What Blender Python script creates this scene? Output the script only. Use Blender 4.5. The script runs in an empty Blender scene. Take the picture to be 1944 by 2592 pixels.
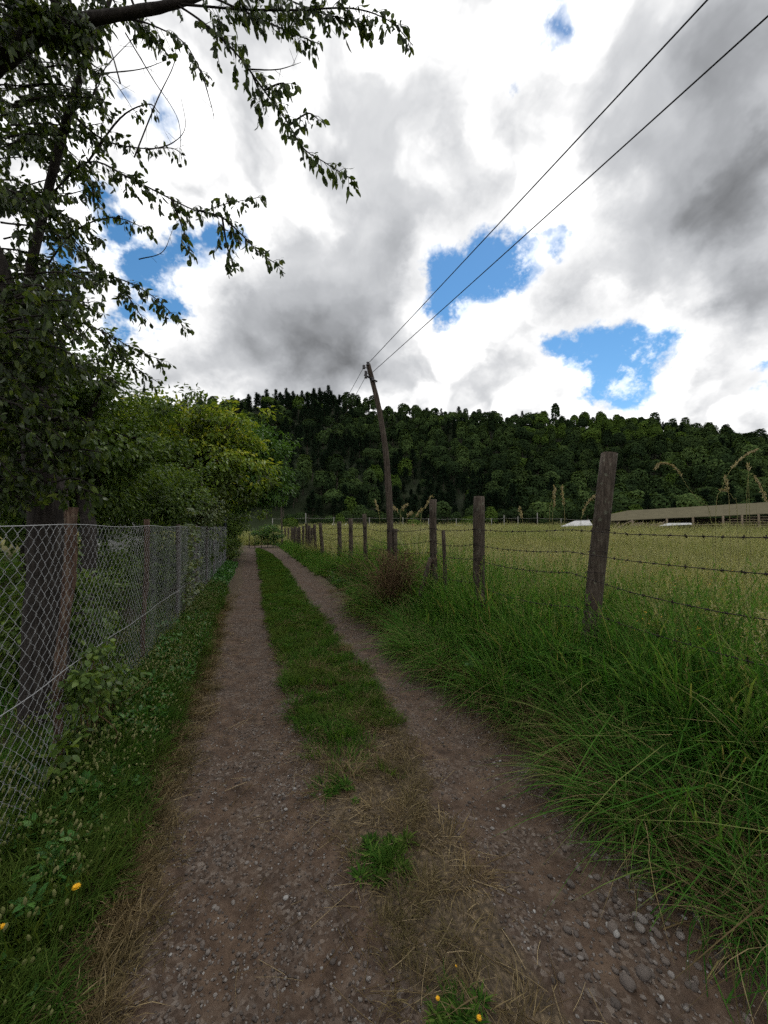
import bpy, math, random
import numpy as np
from mathutils import Vector, Matrix

SC = bpy.context.scene
COL = SC.collection
RNG = np.random.default_rng(11)
random.seed(5)

# ------------------------------------------------------------------ camera
EYE = 1.65
YAW = math.radians(19.08)          # camera turned right of the lane direction (+Y)
PITCH = math.radians(2.3)
FPX = 960.0                        # focal length in photo pixels (1944 x 2592)
cam_d = bpy.data.cameras.new('camera')
cam_d.sensor_fit = 'VERTICAL'
cam_d.sensor_height = 24.0
cam_d.lens = 24.0 * FPX / 2592.0
cam_d.clip_start = 0.02
cam_d.clip_end = 4000
cam = bpy.data.objects.new('camera', cam_d)
cam.location = (0, 0, EYE)
cam.rotation_euler = (math.pi / 2 + PITCH, 0, -YAW)
COL.objects.link(cam)
SC.camera = cam
_R = cam.rotation_euler.to_matrix()
CY, SY = math.cos(YAW), math.sin(YAW)


def ray(px, py):
    v = Vector(((px - 972) / FPX, -(py - 1296) / FPX, -1.0))
    return (_R @ v)


def at_w(px, py, w):
    """point on the pixel's ray at horizontal forward distance w"""
    d = ray(px, py)
    f = d.x * SY + d.y * CY
    k = w / f
    return Vector((d.x * k, d.y * k, EYE + d.z * k))


def at_x(px, py, X):
    d = ray(px, py)
    k = X / d.x
    return Vector((X, d.y * k, EYE + d.z * k))


def at_z(px, py, z=0.0):
    d = ray(px, py)
    k = (z - EYE) / d.z
    return Vector((d.x * k, d.y * k, z))


# ------------------------------------------------------------------ sun and sky
SUN_DIR = ray(1330, 60).normalized()
sun_el = math.asin(SUN_DIR.z)
sun_az = math.atan2(SUN_DIR.x, SUN_DIR.y)
sd = bpy.data.lights.new('sun', 'SUN')
sd.energy = 0.9
sd.angle = math.radians(18)
sd.color = (1.0, 0.96, 0.9)
so = bpy.data.objects.new('sun', sd)
so.rotation_euler = SUN_DIR.to_track_quat('Z', 'Y').to_euler()
so.location = (0, 0, 60)
COL.objects.link(so)

SC.view_settings.view_transform = 'Standard'
SC.view_settings.look = 'None'
SC.view_settings.exposure = 0.15
SC.view_settings.gamma = 1.0
SC.view_settings.use_curve_mapping = False
SC.cycles.max_bounces = 3
SC.cycles.diffuse_bounces = 1
SC.cycles.glossy_bounces = 1
SC.cycles.transmission_bounces = 1
SC.cycles.transparent_max_bounces = 6
SC.cycles.use_denoising = False
SC.cycles.use_adaptive_sampling = True
SC.cycles.adaptive_threshold = 0.03
SC.cycles.sample_clamp_indirect = 4.0


class NT:
    def __init__(self, tree):
        self.t = tree
        tree.nodes.clear()

    def n(self, typ, **kw):
        nd = self.t.nodes.new(typ)
        for k, v in kw.items():
            setattr(nd, k, v)
        return nd

    def put(self, sock, val):
        if val is None:
            return
        if isinstance(val, bpy.types.NodeSocket):
            self.t.links.new(val, sock)
        else:
            sock.default_value = val

    def m(self, op, a, b=None, c=None, clamp=False):
        nd = self.n('ShaderNodeMath', operation=op, use_clamp=clamp)
        self.put(nd.inputs[0], a)
        self.put(nd.inputs[1], b)
        self.put(nd.inputs[2], c)
        return nd.outputs[0]

    def v(self, op, a, b=None, scale=None):
        nd = self.n('ShaderNodeVectorMath', operation=op)
        self.put(nd.inputs[0], a)
        self.put(nd.inputs[1], b)
        if scale is not None:
            self.put(nd.inputs[3], scale)
        return nd.outputs['Value'] if op in ('DISTANCE', 'LENGTH', 'DOT_PRODUCT') else nd.outputs[0]

    def noise(self, vec, scale, detail=4, rough=0.5, dist=0.0, color=False, w=None):
        nd = self.n('ShaderNodeTexNoise')
        if w is not None:
            nd.noise_dimensions = '4D'
            nd.inputs['W'].default_value = w
        self.put(nd.inputs['Vector'], vec)
        nd.inputs['Scale'].default_value = scale
        nd.inputs['Detail'].default_value = detail
        nd.inputs['Roughness'].default_value = rough
        nd.inputs['Distortion'].default_value = dist
        return nd.outputs['Color' if color else 'Fac']

    def rng(self, val, a, b, c=0.0, d=1.0, smooth=True):
        nd = self.n('ShaderNodeMapRange')
        nd.interpolation_type = 'SMOOTHSTEP' if smooth else 'LINEAR'
        self.put(nd.inputs[0], val)
        for i, x in enumerate((a, b, c, d)):
            self.put(nd.inputs[i + 1], x)
        return nd.outputs[0]

    def mix(self, fac, a, b, blend='MIX'):
        nd = self.n('ShaderNodeMix', data_type='RGBA', blend_type=blend)
        self.put(nd.inputs[0], fac)
        for s, val in ((nd.inputs[6], a), (nd.inputs[7], b)):
            if isinstance(val, (tuple, list)) and len(val) == 3:
                val = (*val, 1.0)
            self.put(s, val)
        return nd.outputs[2]

    def ramp(self, fac, stops, interp='LINEAR'):
        nd = self.n('ShaderNodeValToRGB')
        cr = nd.color_ramp
        cr.interpolation = interp
        while len(cr.elements) < len(stops):
            cr.elements.new(0.5)
        for e, (p, c) in zip(cr.elements, stops):
            e.position = p
            e.color = (*c, 1.0)
        self.put(nd.inputs[0], fac)
        return nd.outputs[0]


def build_world():
    w = bpy.data.worlds.new('World')
    SC.world = w
    w.use_nodes = True
    T = NT(w.node_tree)
    STR = 0.125
    out = T.n('ShaderNodeOutputWorld')
    bg = T.n('ShaderNodeBackground')
    bg.inputs['Strength'].default_value = STR
    T.t.links.new(bg.outputs[0], out.inputs[0])
    sky = T.n('ShaderNodeTexSky')
    sky.sky_type = 'NISHITA'
    sky.sun_disc = False
    sky.sun_elevation = sun_el
    sky.sun_rotation = sun_az
    sky.altitude = 300
    sky.air_density = 1.0
    sky.dust_density = 0.05
    sky.ozone_density = 1.0
    tc = T.n('ShaderNodeTexCoord')
    d = T.v('NORMALIZE', tc.outputs['Generated'])
    sep = T.n('ShaderNodeSeparateXYZ')
    T.put(sep.inputs[0], d)
    den = T.m('ADD', T.m('MAXIMUM', sep.outputs[2], 0.0), 1.6)
    p = T.v('SCALE', d, scale=T.m('DIVIDE', 2.2, den))          # flattens the clouds towards the horizon
    # domain warp: large then small
    wa = T.v('SUBTRACT', T.noise(p, 3.6, 2, 0.5, color=True), (0.5, 0.5, 0.5))
    wb = T.v('SUBTRACT', T.noise(p, 13.0, 4, 0.6, color=True), (0.5, 0.5, 0.5))
    dw = T.v('ADD', d, T.v('SCALE', wa, scale=0.13))
    dw = T.v('ADD', dw, T.v('SCALE', wb, scale=0.085))

    # gaps of blue between the clouds: direction and angular radius
    def cdir(vx, vy):
        return ray(vx * 1.1718, vy * 1.1718).normalized()

    gaps = []
    for vx, vy, r in [(985, 605, 52), (1060, 585, 58), (1135, 560, 46), (1195, 530, 30), (965, 655, 30), (1015, 668, 26),
                      (1190, 738, 26), (1225, 750, 30), (1280, 750, 46), (1345, 780, 56), (1430, 752, 36), (1350, 845, 38), (1395, 790, 38), (1300, 810, 40),
                      (480, 525, 36), (415, 560, 46), (335, 605, 52), (355, 690, 38), (285, 705, 36), (250, 490, 42), (200, 400, 34),
                      (345, 270, 26), (300, 225, 26), (150, 560, 46), (90, 620, 40), (425, 250, 12),
                      (1200, 22, 32), (1178, 66, 14), (1103, 168, 7), (1665, 790, 22), (1660, 850, 14)]:
        c = cdir(vx, vy)
        e = cdir(vx + r, vy)
        e2 = cdir(vx, vy + r)
        gaps.append((c, ((c - e).length + (c - e2).length) / 2 * 1.42))
    rr = random.Random(3)
    for i in range(8):                                        # the same broken cover all round the sky
        az = YAW + math.pi + rr.uniform(-2.1, 2.1)
        el = rr.uniform(0.25, 1.15)
        c0 = Vector((math.sin(az) * math.cos(el), math.cos(az) * math.cos(el), math.sin(el)))
        for k in range(2):
            c = (c0 + Vector((rr.uniform(-.12, .12), rr.uniform(-.12, .12), rr.uniform(-.05, .05)))).normalized()
            gaps.append((c, rr.uniform(0.04, 0.08)))
    field = None
    for c, r in gaps:
        q = T.m('SUBTRACT', r, T.v('DISTANCE', dw, tuple(c)))
        field = q if field is None else T.m('SMOOTH_MAX', field, q, 0.02)
    fine = T.noise(p, 45.0, 4, 0.65)
    field = T.m('ADD', field, T.m('MULTIPLY', T.m('SUBTRACT', fine, 0.5), 0.045))
    gap = T.rng(field, -0.008, 0.022)
    rim = T.rng(field, -0.09, 0.0)

    # grey undersides
    dws = T.v('ADD', T.v('ADD', d, T.v('SCALE', wa, scale=0.22)), T.v('SCALE', wb, scale=0.10))
    dark = None
    greys = []
    for vx, vy, r, s in [(690, 690, 210, .60), (740, 800, 130, .40), (1560, 500, 230, .62), (1640, 430, 150, .3), (1420, 300, 250, .46), (1230, 330, 130, .22),
                         (940, 460, 170, .36), (1090, 400, 120, .25), (1250, 630, 120, .42), (1640, 660, 110, .5), (790, 280, 140, .30),
                         (1600, 830, 110, .42), (560, 760, 120, .30), (420, 790, 120, .22), (620, 90, 160, .35), (330, 60, 160, .35),
                         (1600, 120, 170, .4), (860, 600, 120, .3), (1060, 830, 90, .15), (1510, 690, 70, .3)]:
        c = cdir(vx, vy)
        greys.append((c, ((c - cdir(vx + r, vy)).length + (c - cdir(vx, vy + r)).length) / 2, s))
    for i in range(11):
        az = YAW + math.pi + rr.uniform(-2.2, 2.2)
        el = rr.uniform(0.12, 1.25)
        c = Vector((math.sin(az) * math.cos(el), math.cos(az) * math.cos(el), math.sin(el)))
        greys.append((c, rr.uniform(.12, .2), rr.uniform(.3, .75)))
    for c, r, s in greys:
        q = T.rng(T.v('DISTANCE', dws, tuple(c)), r * 0.15, r * 1.35, s, 0.0)
        dark = q if dark is None else T.m('ADD', dark, q)
    # billow relief: density difference towards the sun
    pr = T.v('ADD', p, T.v('SCALE', wa, scale=0.25))
    def puff(vec):
        vo = T.n('ShaderNodeTexVoronoi')
        vo.inputs['Scale'].default_value = 9.0
        vo.inputs['Detail'].default_value = 0.0
        T.put(vo.inputs['Vector'], vec)
        cell = T.m('SUBTRACT', 0.9, vo.outputs['Distance'])
        return T.m('ADD', T.m('MULTIPLY', cell, 0.30), T.m('MULTIPLY', T.noise(vec, 6.5, 4, 0.5), 0.75))
    pv = T.v('ADD', pr, T.v('SCALE', wb, scale=0.06))
    n0 = puff(pv)
    n1 = puff(T.v('ADD', pv, tuple(SUN_DIR * 0.05)))
    relief = T.m('SUBTRACT', n0, n1)
    big = T.m('SUBTRACT', T.noise(T.v('ADD', pr, (4.1, 2.2, 7.3)), 3.6, 4, 0.5), 0.5)
    shape = T.m('ADD', dark, T.m('MULTIPLY', T.m('SUBTRACT', 0.50, n0), 1.5))
    shape = T.m('ADD', shape, T.m('MULTIPLY', big, 0.5))
    grey = T.rng(shape, -0.10, 0.42)
    low = T.rng(T.m('ADD', dark, T.m('MULTIPLY', big, 0.25)), 0.28, 1.05, 0.64, 0.22)
    hi = T.m('ADD', 0.99, T.m('MULTIPLY', relief, 1.5))
    lum = T.m('ADD', T.m('MULTIPLY', low, grey), T.m('MULTIPLY', hi, T.m('SUBTRACT', 1.0, grey)))
    lum = T.m('ADD', lum, T.m('MULTIPLY', relief, 0.55))
    lum = T.m('ADD', lum, T.m('MULTIPLY', rim, 0.30))
    lum = T.m('MAXIMUM', T.m('MINIMUM', lum, 1.3), 0.16)
    gap = T.m('MULTIPLY', gap, T.m('SUBTRACT', 1.0, T.m('MULTIPLY', T.rng(T.m('ADD', n0, T.m('MULTIPLY', T.m('SUBTRACT', fine, 0.5), 0.5)), 0.50, 0.70), 0.6)))
    tint = T.mix(T.rng(lum, 0.3, 1.0), (0.95, 0.98, 1.03), (1.0, 1.0, 1.0))
    cloud = T.v('SCALE', tint, scale=T.m('DIVIDE', lum, STR))
    hs = T.n('ShaderNodeHueSaturation')
    hs.inputs['Hue'].default_value = 0.493
    hs.inputs['Saturation'].default_value = 1.26
    hs.inputs['Value'].default_value = 0.95
    T.put(hs.inputs['Color'], sky.outputs[0])
    T.put(bg.inputs['Color'], T.mix(gap, cloud, hs.outputs[0]))
    w.cycles.sampling_method = 'MANUAL'
    w.cycles.sample_map_resolution = 512


build_world()

# ------------------------------------------------------------------ helpers: meshes, objects, materials


def link(o, parent=None):
    COL.objects.link(o)
    if parent is not None:
        o.parent = parent
    return o


def tag(o, label=None, cat=None, group=None, kind=None):
    if label:
        o['label'] = label
    if cat:
        o['category'] = cat
    if group:
        o['group'] = group
    if kind:
        o['kind'] = kind
    return o


def empty(name, loc=(0, 0, 0)):
    o = bpy.data.objects.new(name, None)
    o.location = loc
    o.empty_display_size = 0.2
    return link(o)


def np_mesh(name, verts, faces, mat=None, smooth=True, attrs=None):
    """faces: list of int arrays (n,k)"""
    verts = np.asarray(verts, dtype=np.float32).reshape(-1, 3)
    me = bpy.data.meshes.new(name)
    faces = [np.asarray(f, dtype=np.int32) for f in faces if len(f)]
    loops = np.concatenate([f.ravel() for f in faces])
    tot = np.concatenate([np.full(len(f), f.shape[1], dtype=np.int32) for f in faces])
    start = np.concatenate([[0], np.cumsum(tot)[:-1]]).astype(np.int32)
    me.vertices.add(len(verts))
    me.vertices.foreach_set('co', verts.ravel())
    me.loops.add(len(loops))
    me.loops.foreach_set('vertex_index', loops)
    me.polygons.add(len(tot))
    me.polygons.foreach_set('loop_start', start)
    me.polygons.foreach_set('loop_total', tot)
    me.polygons.foreach_set('use_smooth', np.full(len(tot), smooth, dtype=bool))
    me.update(calc_edges=True)
    if attrs:
        for k, a in attrs.items():
            at = me.attributes.new(k, 'FLOAT', 'POINT')
            at.data.foreach_set('value', np.asarray(a, dtype=np.float32).ravel())
    if mat is not None:
        me.materials.append(mat)
    return me


def obj(name, me, parent=None, loc=None):
    o = bpy.data.objects.new(name, me)
    if loc is not None:
        o.location = loc
    return link(o, parent)


class MB:
    """collects verts and faces (tri + quad) with point attribute v and t"""

    def __init__(self):
        self.vs, self.f3, self.f4, self.av, self.at, self.n = [], [], [], [], [], 0

    def add(self, v, f3=None, f4=None, av=0.5, at=0.5):
        v = np.asarray(v, dtype=np.float32).reshape(-1, 3)
        k = len(v)
        self.vs.append(v)
        if f3 is not None and len(f3):
            self.f3.append(np.asarray(f3, dtype=np.int64).reshape(-1, 3) + self.n)
        if f4 is not None and len(f4):
            self.f4.append(np.asarray(f4, dtype=np.int64).reshape(-1, 4) + self.n)
        self.av.append(np.broadcast_to(np.asarray(av, dtype=np.float32), (k,)))
        self.at.append(np.broadcast_to(np.asarray(at, dtype=np.float32), (k,)))
        self.n += k

    def tube(self, pts, rad, sides=6, cap=True, av=0.5, wob=0.0, rng=RNG):
        pts = np.asarray([tuple(p) for p in pts], dtype=np.float64)
        n = len(pts)
        rad = np.broadcast_to(np.asarray(rad, dtype=np.float64), (n,))
        tan = np.gradient(pts, axis=0)
        tan /= np.linalg.norm(tan, axis=1, keepdims=True) + 1e-9
        ref = np.array([0.0, 0.0, 1.0]) if abs(tan[0][2]) < 0.8 else np.array([1.0, 0.0, 0.0])
        rings = []
        a = np.linspace(0, 2 * np.pi, sides, endpoint=False)
        for i in range(n):
            u = ref - tan[i] * ref.dot(tan[i])
            u /= np.linalg.norm(u) + 1e-9
            v = np.cross(tan[i], u)
            ref = u
            r = rad[i] * (1 + (rng.uniform(-wob, wob, sides) if wob else 0))
            r = np.broadcast_to(r, (sides,))
            rings.append(pts[i] + (np.cos(a) * r)[:, None] * u + (np.sin(a) * r)[:, None] * v)
        V = np.concatenate(rings)
        i0 = np.arange(n - 1)[:, None] * sides
        j = np.arange(sides)[None, :]
        j2 = (j + 1) % sides
        f4 = np.stack([i0 + j, i0 + j2, i0 + sides + j2, i0 + sides + j], -1).reshape(-1, 4)
        f3 = []
        if cap:
            V = np.concatenate([V, pts[:1], pts[-1:]])
            c0, c1 = n * sides, n * sides + 1
            for k in range(sides):
                f3.append((c0, (k + 1) % sides, k))
                f3.append((c1, (n - 1) * sides + k, (n - 1) * sides + (k + 1) % sides))
        self.add(V, f3, f4, av)

    def box(self, c, s, rot=None, av=0.5):
        x, y, z = s[0] / 2, s[1] / 2, s[2] / 2
        V = np.array([(-x, -y, -z), (x, -y, -z), (x, y, -z), (-x, y, -z), (-x, -y, z), (x, -y, z), (x, y, z), (-x, y, z)])
        if rot is not None:
            V = V @ np.array(rot).T
        self.add(V + np.asarray(tuple(c)), None, [(0, 3, 2, 1), (4, 5, 6, 7), (0, 1, 5, 4), (1, 2, 6, 5), (2, 3, 7, 6), (3, 0, 4, 7)], av)

    def leaves(self, C, D, Nn, L, W, v, fine=True, curl=0.12):
        """C base points, D axis, Nn normal-ish, L length, W width"""
        C, D, Nn = (np.asarray(q, dtype=np.float64) for q in (C, D, Nn))
        k = len(C)
        if k == 0:
            return
        D = D / (np.linalg.norm(D, axis=1, keepdims=True) + 1e-9)
        S = np.cross(D, Nn)
        S /= np.linalg.norm(S, axis=1, keepdims=True) + 1e-9
        Nn = np.cross(S, D)
        L = np.broadcast_to(L, (k,))[:, None]
        W = np.broadcast_to(W, (k,))[:, None]
        v = np.broadcast_to(v, (k,))
        if fine:
            t = [(0, 0, 0), (.3, .46, .10), (.68, .40, .04), (1, 0, -.16), (.68, -.40, .04), (.3, -.46, .10)]
            V = np.stack([C + D * L * a + S * W * b + Nn * L * (c * curl * 8) * .5 for a, b, c in t], 1)
            b = np.arange(k)[:, None] * 6
            f3 = np.concatenate([b + np.array([[0, 1, 5]]), b + np.array([[2, 3, 4]])])
            f4 = b + np.array([[1, 2, 4, 5]])
            self.add(V.reshape(-1, 3), f3, f4, np.repeat(v, 6))
        else:
            t = [(0, 0, 0), (.45, .5, .10), (1, 0, -.08), (.45, -.5, .10)]
            V = np.stack([C + D * L * a + S * W * b + Nn * L * c for a, b, c in t], 1)
            b = np.arange(k)[:, None] * 4
            f3 = np.concatenate([b + np.array([[0, 1, 2]]), b + np.array([[0, 2, 3]])])
            self.add(V.reshape(-1, 3), f3, None, np.repeat(v, 4))

    def mesh(self, name, mat, smooth=True, attrs=True):
        fs = []
        if self.f3:
            fs.append(np.concatenate(self.f3))
        if self.f4:
            fs.append(np.concatenate(self.f4))
        at = {'v': np.concatenate(self.av), 't': np.concatenate(self.at)} if attrs else None
        return np_mesh(name, np.concatenate(self.vs), fs, mat, smooth, at)

    def build(self, name, mat, parent=None, smooth=True):
        return obj(name, self.mesh(name, mat, smooth), parent)


def curve_pts(pts, n=12):
    """Catmull-Rom through points"""
    P = [np.array(tuple(p), dtype=float) for p in pts]
    P = [2 * P[0] - P[1]] + P + [2 * P[-1] - P[-2]]
    out = []
    for i in range(1, len(P) - 2):
        for k in range(n):
            t = k / n
            a, b, c, d = P[i - 1], P[i], P[i + 1], P[i + 2]
            out.append(.5 * ((2 * b) + (-a + c) * t + (2 * a - 5 * b + 4 * c - d) * t * t + (-a + 3 * b - 3 * c + d) * t ** 3))
    out.append(P[-2])
    return np.array(out)


MATS = {}


def material(name, fn, rough=0.8, spec=0.3, trans=0.0, bump=None):
    m = bpy.data.materials.new(name)
    m.use_nodes = True
    T = NT(m.node_tree)
    out = T.n('ShaderNodeOutputMaterial')
    if spec > 0:
        b = T.n('ShaderNodeBsdfPrincipled')
        b.inputs['Roughness'].default_value = rough
        b.inputs['Specular IOR Level'].default_value = spec
    else:
        b = T.n('ShaderNodeBsdfDiffuse')
    colr = fn(T, b)
    T.put(b.inputs[0], colr if not isinstance(colr, tuple) else (*colr, 1.0))
    last = b.outputs[0]
    if trans > 0:
        tr = T.n('ShaderNodeBsdfTranslucent')
        if isinstance(colr, tuple):
            T.put(tr.inputs[0], (*colr, 1.0))
        else:
            T.put(tr.inputs[0], T.mix(1.0, colr, (1.25, 1.2, 0.6), 'MULTIPLY'))
        mx = T.n('ShaderNodeMixShader')
        mx.inputs[0].default_value = trans
        T.t.links.new(last, mx.inputs[1])
        T.t.links.new(tr.outputs[0], mx.inputs[2])
        last = mx.outputs[0]
    T.t.links.new(last, out.inputs[0])
    if bump:
        bn = T.n('ShaderNodeBump')
        bn.inputs['Strength'].default_value = bump[0]
        bn.inputs['Distance'].default_value = bump[1]
        T.put(bn.inputs['Height'], bump[2](T))
        T.t.links.new(bn.outputs[0], b.inputs['Normal'])
    MATS[name] = m
    return m


def attr(T, name):
    a = T.n('ShaderNodeAttribute')
    a.attribute_name = name
    return a.outputs['Fac']


def objrand(T):
    return T.n('ShaderNodeObjectInfo').outputs['Random']


def wpos(T):
    return T.n('ShaderNodeNewGeometry').outputs['Position']


def ocoord(T):
    return T.n('ShaderNodeTexCoord').outputs['Object']


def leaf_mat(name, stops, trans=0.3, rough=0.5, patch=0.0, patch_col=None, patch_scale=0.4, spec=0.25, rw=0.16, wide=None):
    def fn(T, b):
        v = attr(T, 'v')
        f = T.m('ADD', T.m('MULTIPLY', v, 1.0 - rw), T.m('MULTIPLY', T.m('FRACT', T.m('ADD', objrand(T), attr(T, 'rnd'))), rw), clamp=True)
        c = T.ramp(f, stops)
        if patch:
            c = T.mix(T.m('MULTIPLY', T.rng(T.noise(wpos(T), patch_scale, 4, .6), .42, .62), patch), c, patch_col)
        if wide:
            c = T.mix(T.rng(T.noise(wpos(T), .085, 4, .6), .42, .60, 0, .8), c, wide)
        return c
    return material(name, fn, rough, spec, trans)


def wood_mat(name, c1, c2, c3, scale=6.0, lichen=0.0):
    def grain(T):
        mp = T.n('ShaderNodeMapping')
        mp.inputs['Scale'].default_value = (5, 5, .45)
        T.put(mp.inputs[0], T.n('ShaderNodeTexCoord').outputs['Object'])
        return T.noise(mp.outputs[0], scale, 7, .68, .4)

    def fn(T, b):
        g = grain(T)
        c = T.ramp(g, [(.3, c1), (.5, c2), (.72, c3)])
        big = T.noise(ocoord(T), 5.0, 4, .6)
        c = T.mix(T.rng(big, .5, .72, 0, .55), c, tuple(x * .45 for x in c1))
        if lichen:
            c = T.mix(T.rng(T.noise(ocoord(T), 17, 3, .6), .6, .68, 0, lichen), c, (.26, .28, .2))
        return T.mix(T.m('MULTIPLY', objrand(T), .25), c, tuple(x * .6 for x in c2))
    return material(name, fn, .9, .15, 0, (.9, .012, grain))


# foliage (linear albedo)
leaf_mat('leaf_near', [(0, (.016, .028, .007)), (.45, (.042, .070, .013)), (.8, (.082, .115, .020)), (1, (.16, .14, .028))], .42, .42)
leaf_mat('leaf_mid', [(0, (.026, .048, .011)), (.5, (.065, .116, .020)), (1, (.13, .185, .034))], .34, .5)
leaf_mat('leaf_yellow', [(0, (.022, .030, .009)), (.35, (.068, .105, .016)), (.62, (.135, .215, .026)), (.85, (.30, .34, .04)), (1, (.46, .42, .06))], .35, .5)
leaf_mat('leaf_bush', [(0, (.028, .064, .016)), (.5, (.062, .135, .026)), (1, (.11, .20, .04))], .3, .5)
leaf_mat('leaf_weed', [(0, (.020, .070, .014)), (.5, (.048, .145, .024)), (1, (.10, .21, .04))], .3, .5)
leaf_mat('leaf_pale', [(0, (.05, .07, .03)), (.5, (.10, .14, .06)), (1, (.2, .22, .1))], .3, .5)
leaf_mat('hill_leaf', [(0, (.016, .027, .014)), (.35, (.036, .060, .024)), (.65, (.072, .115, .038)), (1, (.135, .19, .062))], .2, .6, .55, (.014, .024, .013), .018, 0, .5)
leaf_mat('hill_leaf_lit', [(0, (.04, .07, .018)), (.5, (.075, .125, .026)), (1, (.14, .19, .04))], .2, .6, spec=0)  # brighter copy: sunlight on the right ridge put into colour; also bright field-edge bushes
leaf_mat('pine_leaf', [(0, (.008, .015, .010)), (.5, (.014, .026, .015)), (1, (.026, .042, .022))], .1, .6, spec=0)
# grasses
leaf_mat('grass_tall', [(0, (.018, .056, .010)), (.35, (.046, .132, .020)), (.7, (.095, .20, .036)), (.88, (.15, .20, .055)), (1, (.30, .24, .115))], .40, .55, spec=0)
leaf_mat('grass_field', [(0, (.085, .125, .030)), (.35, (.19, .22, .062)), (.7, (.32, .315, .145)), (1, (.47, .43, .25))], .32, .6, .7, (.125, .185, .045), .20, 0, .22, (.33, .32, .17))
leaf_mat('grass_short', [(0, (.020, .058, .010)), (.5, (.048, .115, .018)), (1, (.11, .165, .034))], .35, .55, .40, (.090, .092, .024), 1.3, 0)
leaf_mat('grass_dry', [(0, (.048, .036, .019)), (.5, (.14, .103, .052)), (1, (.33, .255, .14))], .2, .7, .55, (.045, .046, .018), 2.2, 0)
leaf_mat('straw', [(0, (.09, .06, .03)), (.6, (.2, .15, .08)), (1, (.38, .3, .18))], .15, .6, spec=0)
leaf_mat('seed_head', [(0, (.20, .16, .085)), (.5, (.36, .30, .17)), (1, (.50, .44, .29))], .25, .7, spec=0)
leaf_mat('stalk', [(0, (.10, .13, .04)), (.5, (.20, .20, .08)), (1, (.34, .28, .14))], .2, .6, spec=0)
leaf_mat('dead_twig', [(0, (.035, .022, .014)), (.5, (.085, .055, .03)), (1, (.17, .12, .07))], 0, .8, spec=0)
leaf_mat('petal', [(0, (.75, .36, .01)), (1, (.85, .5, .02))], .2, .6)
leaf_mat('verge_head', [(0, (.026, .058, .010)), (.6, (.07, .12, .022)), (.8, (.15, .17, .06)), (1, (.28, .27, .13))], .3, .6, spec=0)
# woods
wood_mat('post_wood', (.022, .017, .013), (.062, .048, .036), (.13, .11, .088), 11, .3)
wood_mat('post_red', (.022, .013, .010), (.075, .045, .031), (.22, .165, .12), 11, .15)
wood_mat('pole_wood', (.025, .019, .015), (.07, .054, .042), (.16, .135, .11), 8)
wood_mat('bark', (.012, .010, .009), (.03, .025, .022), (.06, .052, .045), 8)
wood_mat('bark_pale', (.03, .024, .018), (.07, .058, .045), (.13, .11, .09), 8)
wood_mat('shed_wood', (.10, .075, .05), (.2, .16, .11), (.32, .26, .19), 5)


def simple(name, c, rough=.6, metal=0.0, var=.25, scale=8):
    def fn(T, b):
        b.inputs['Metallic'].default_value = metal
        return T.mix(T.m('MULTIPLY', T.noise(ocoord(T), scale, 5, .65), var * 2), c, tuple(x * .35 for x in c))
    return material(name, fn, rough, .3)


simple('galvanised', (.30, .305, .31), .6, 0, .2, 30)
simple('rust_wire', (.028, .020, .017), .8, .3, .3, 40)
simple('cable', (.016, .016, .018), .6)
simple('iron', (.03, .03, .033), .6, .4)
simple('porcelain', (.06, .055, .06), .3)
simple('white_sheet', (.5, .5, .49), .7, 0, .35, 2)
simple('white_wall', (.62, .62, .6), .7, 0, .15, 2)
simple('red_sheet', (.30, .085, .05), .8, 0, .3, 3)
simple('pale_post', (.26, .25, .23), .8, 0, .2, 3)
material('roof_sheet', lambda T, b: T.mix(T.noise(ocoord(T), 1.1, 5, .65), (.16, .145, .095), (.07, .062, .04)), .9, 0)
simple('dark_metal', (.03, .035, .045), .5, .3)


def ground_col(T, b):
    P = wpos(T)
    n = T.noise(P, 1.4, 6, .6)
    n2 = T.noise(P, 34, 5, .7)
    g = T.ramp(n2, [(.3, (.018, .022, .010)), (.55, (.045, .046, .02)), (.8, (.085, .07, .035))])
    g2 = T.ramp(n2, [(.3, (.022, .018, .012)), (.7, (.07, .052, .032))])
    c = T.mix(T.rng(n, .4, .62), g, g2)
    far = T.rng(T.v('LENGTH', P), 18, 70)
    return T.mix(far, c, T.ramp(T.noise(P, .12, 5, .6), [(.35, (.10, .115, .03)), (.65, (.20, .165, .06))]))


material('ground_soil', ground_col, .95, .1, 0, (.6, .03, lambda T: T.noise(wpos(T), 22, 6, .7)))


def track_col(T, b):
    P = wpos(T)
    gr = attr(T, 'v')                     # how worn: 1 in the wheel tracks
    # gravel speckle
    vo = T.n('ShaderNodeTexVoronoi')
    vo.inputs['Scale'].default_value = 62
    T.put(vo.inputs['Vector'], T.v('ADD', P, T.v('SCALE', T.noise(P, 30, 2, .5, color=True), scale=.02)))
    cellr = T.n('ShaderNodeSeparateColor')
    T.put(cellr.inputs[0], vo.outputs['Color'])
    stone = T.ramp(cellr.outputs[0], [(.0, (.028, .020, .015)), (.5, (.072, .053, .041)), (.85, (.116, .093, .076)), (1, (.20, .174, .15))])
    soil = T.ramp(T.noise(P, 9, 6, .65), [(.3, (.032, .020, .013)), (.5, (.074, .048, .032)), (.7, (.122, .084, .057))])
    gravel = T.mix(T.rng(T.noise(P, 3.2, 4, .6), .40, .62, .06, .65), soil, stone)
    dry = T.ramp(T.noise(P, 46, 5, .7), [(.3, (.026, .020, .013)), (.5, (.068, .051, .033)), (.75, (.20, .148, .088))])
    edge = T.m('ADD', gr, T.m('MULTIPLY', T.m('SUBTRACT', T.noise(P, 6, 5, .65), .5), .9))
    return T.mix(T.rng(edge, .28, .62), dry, gravel)


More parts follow.
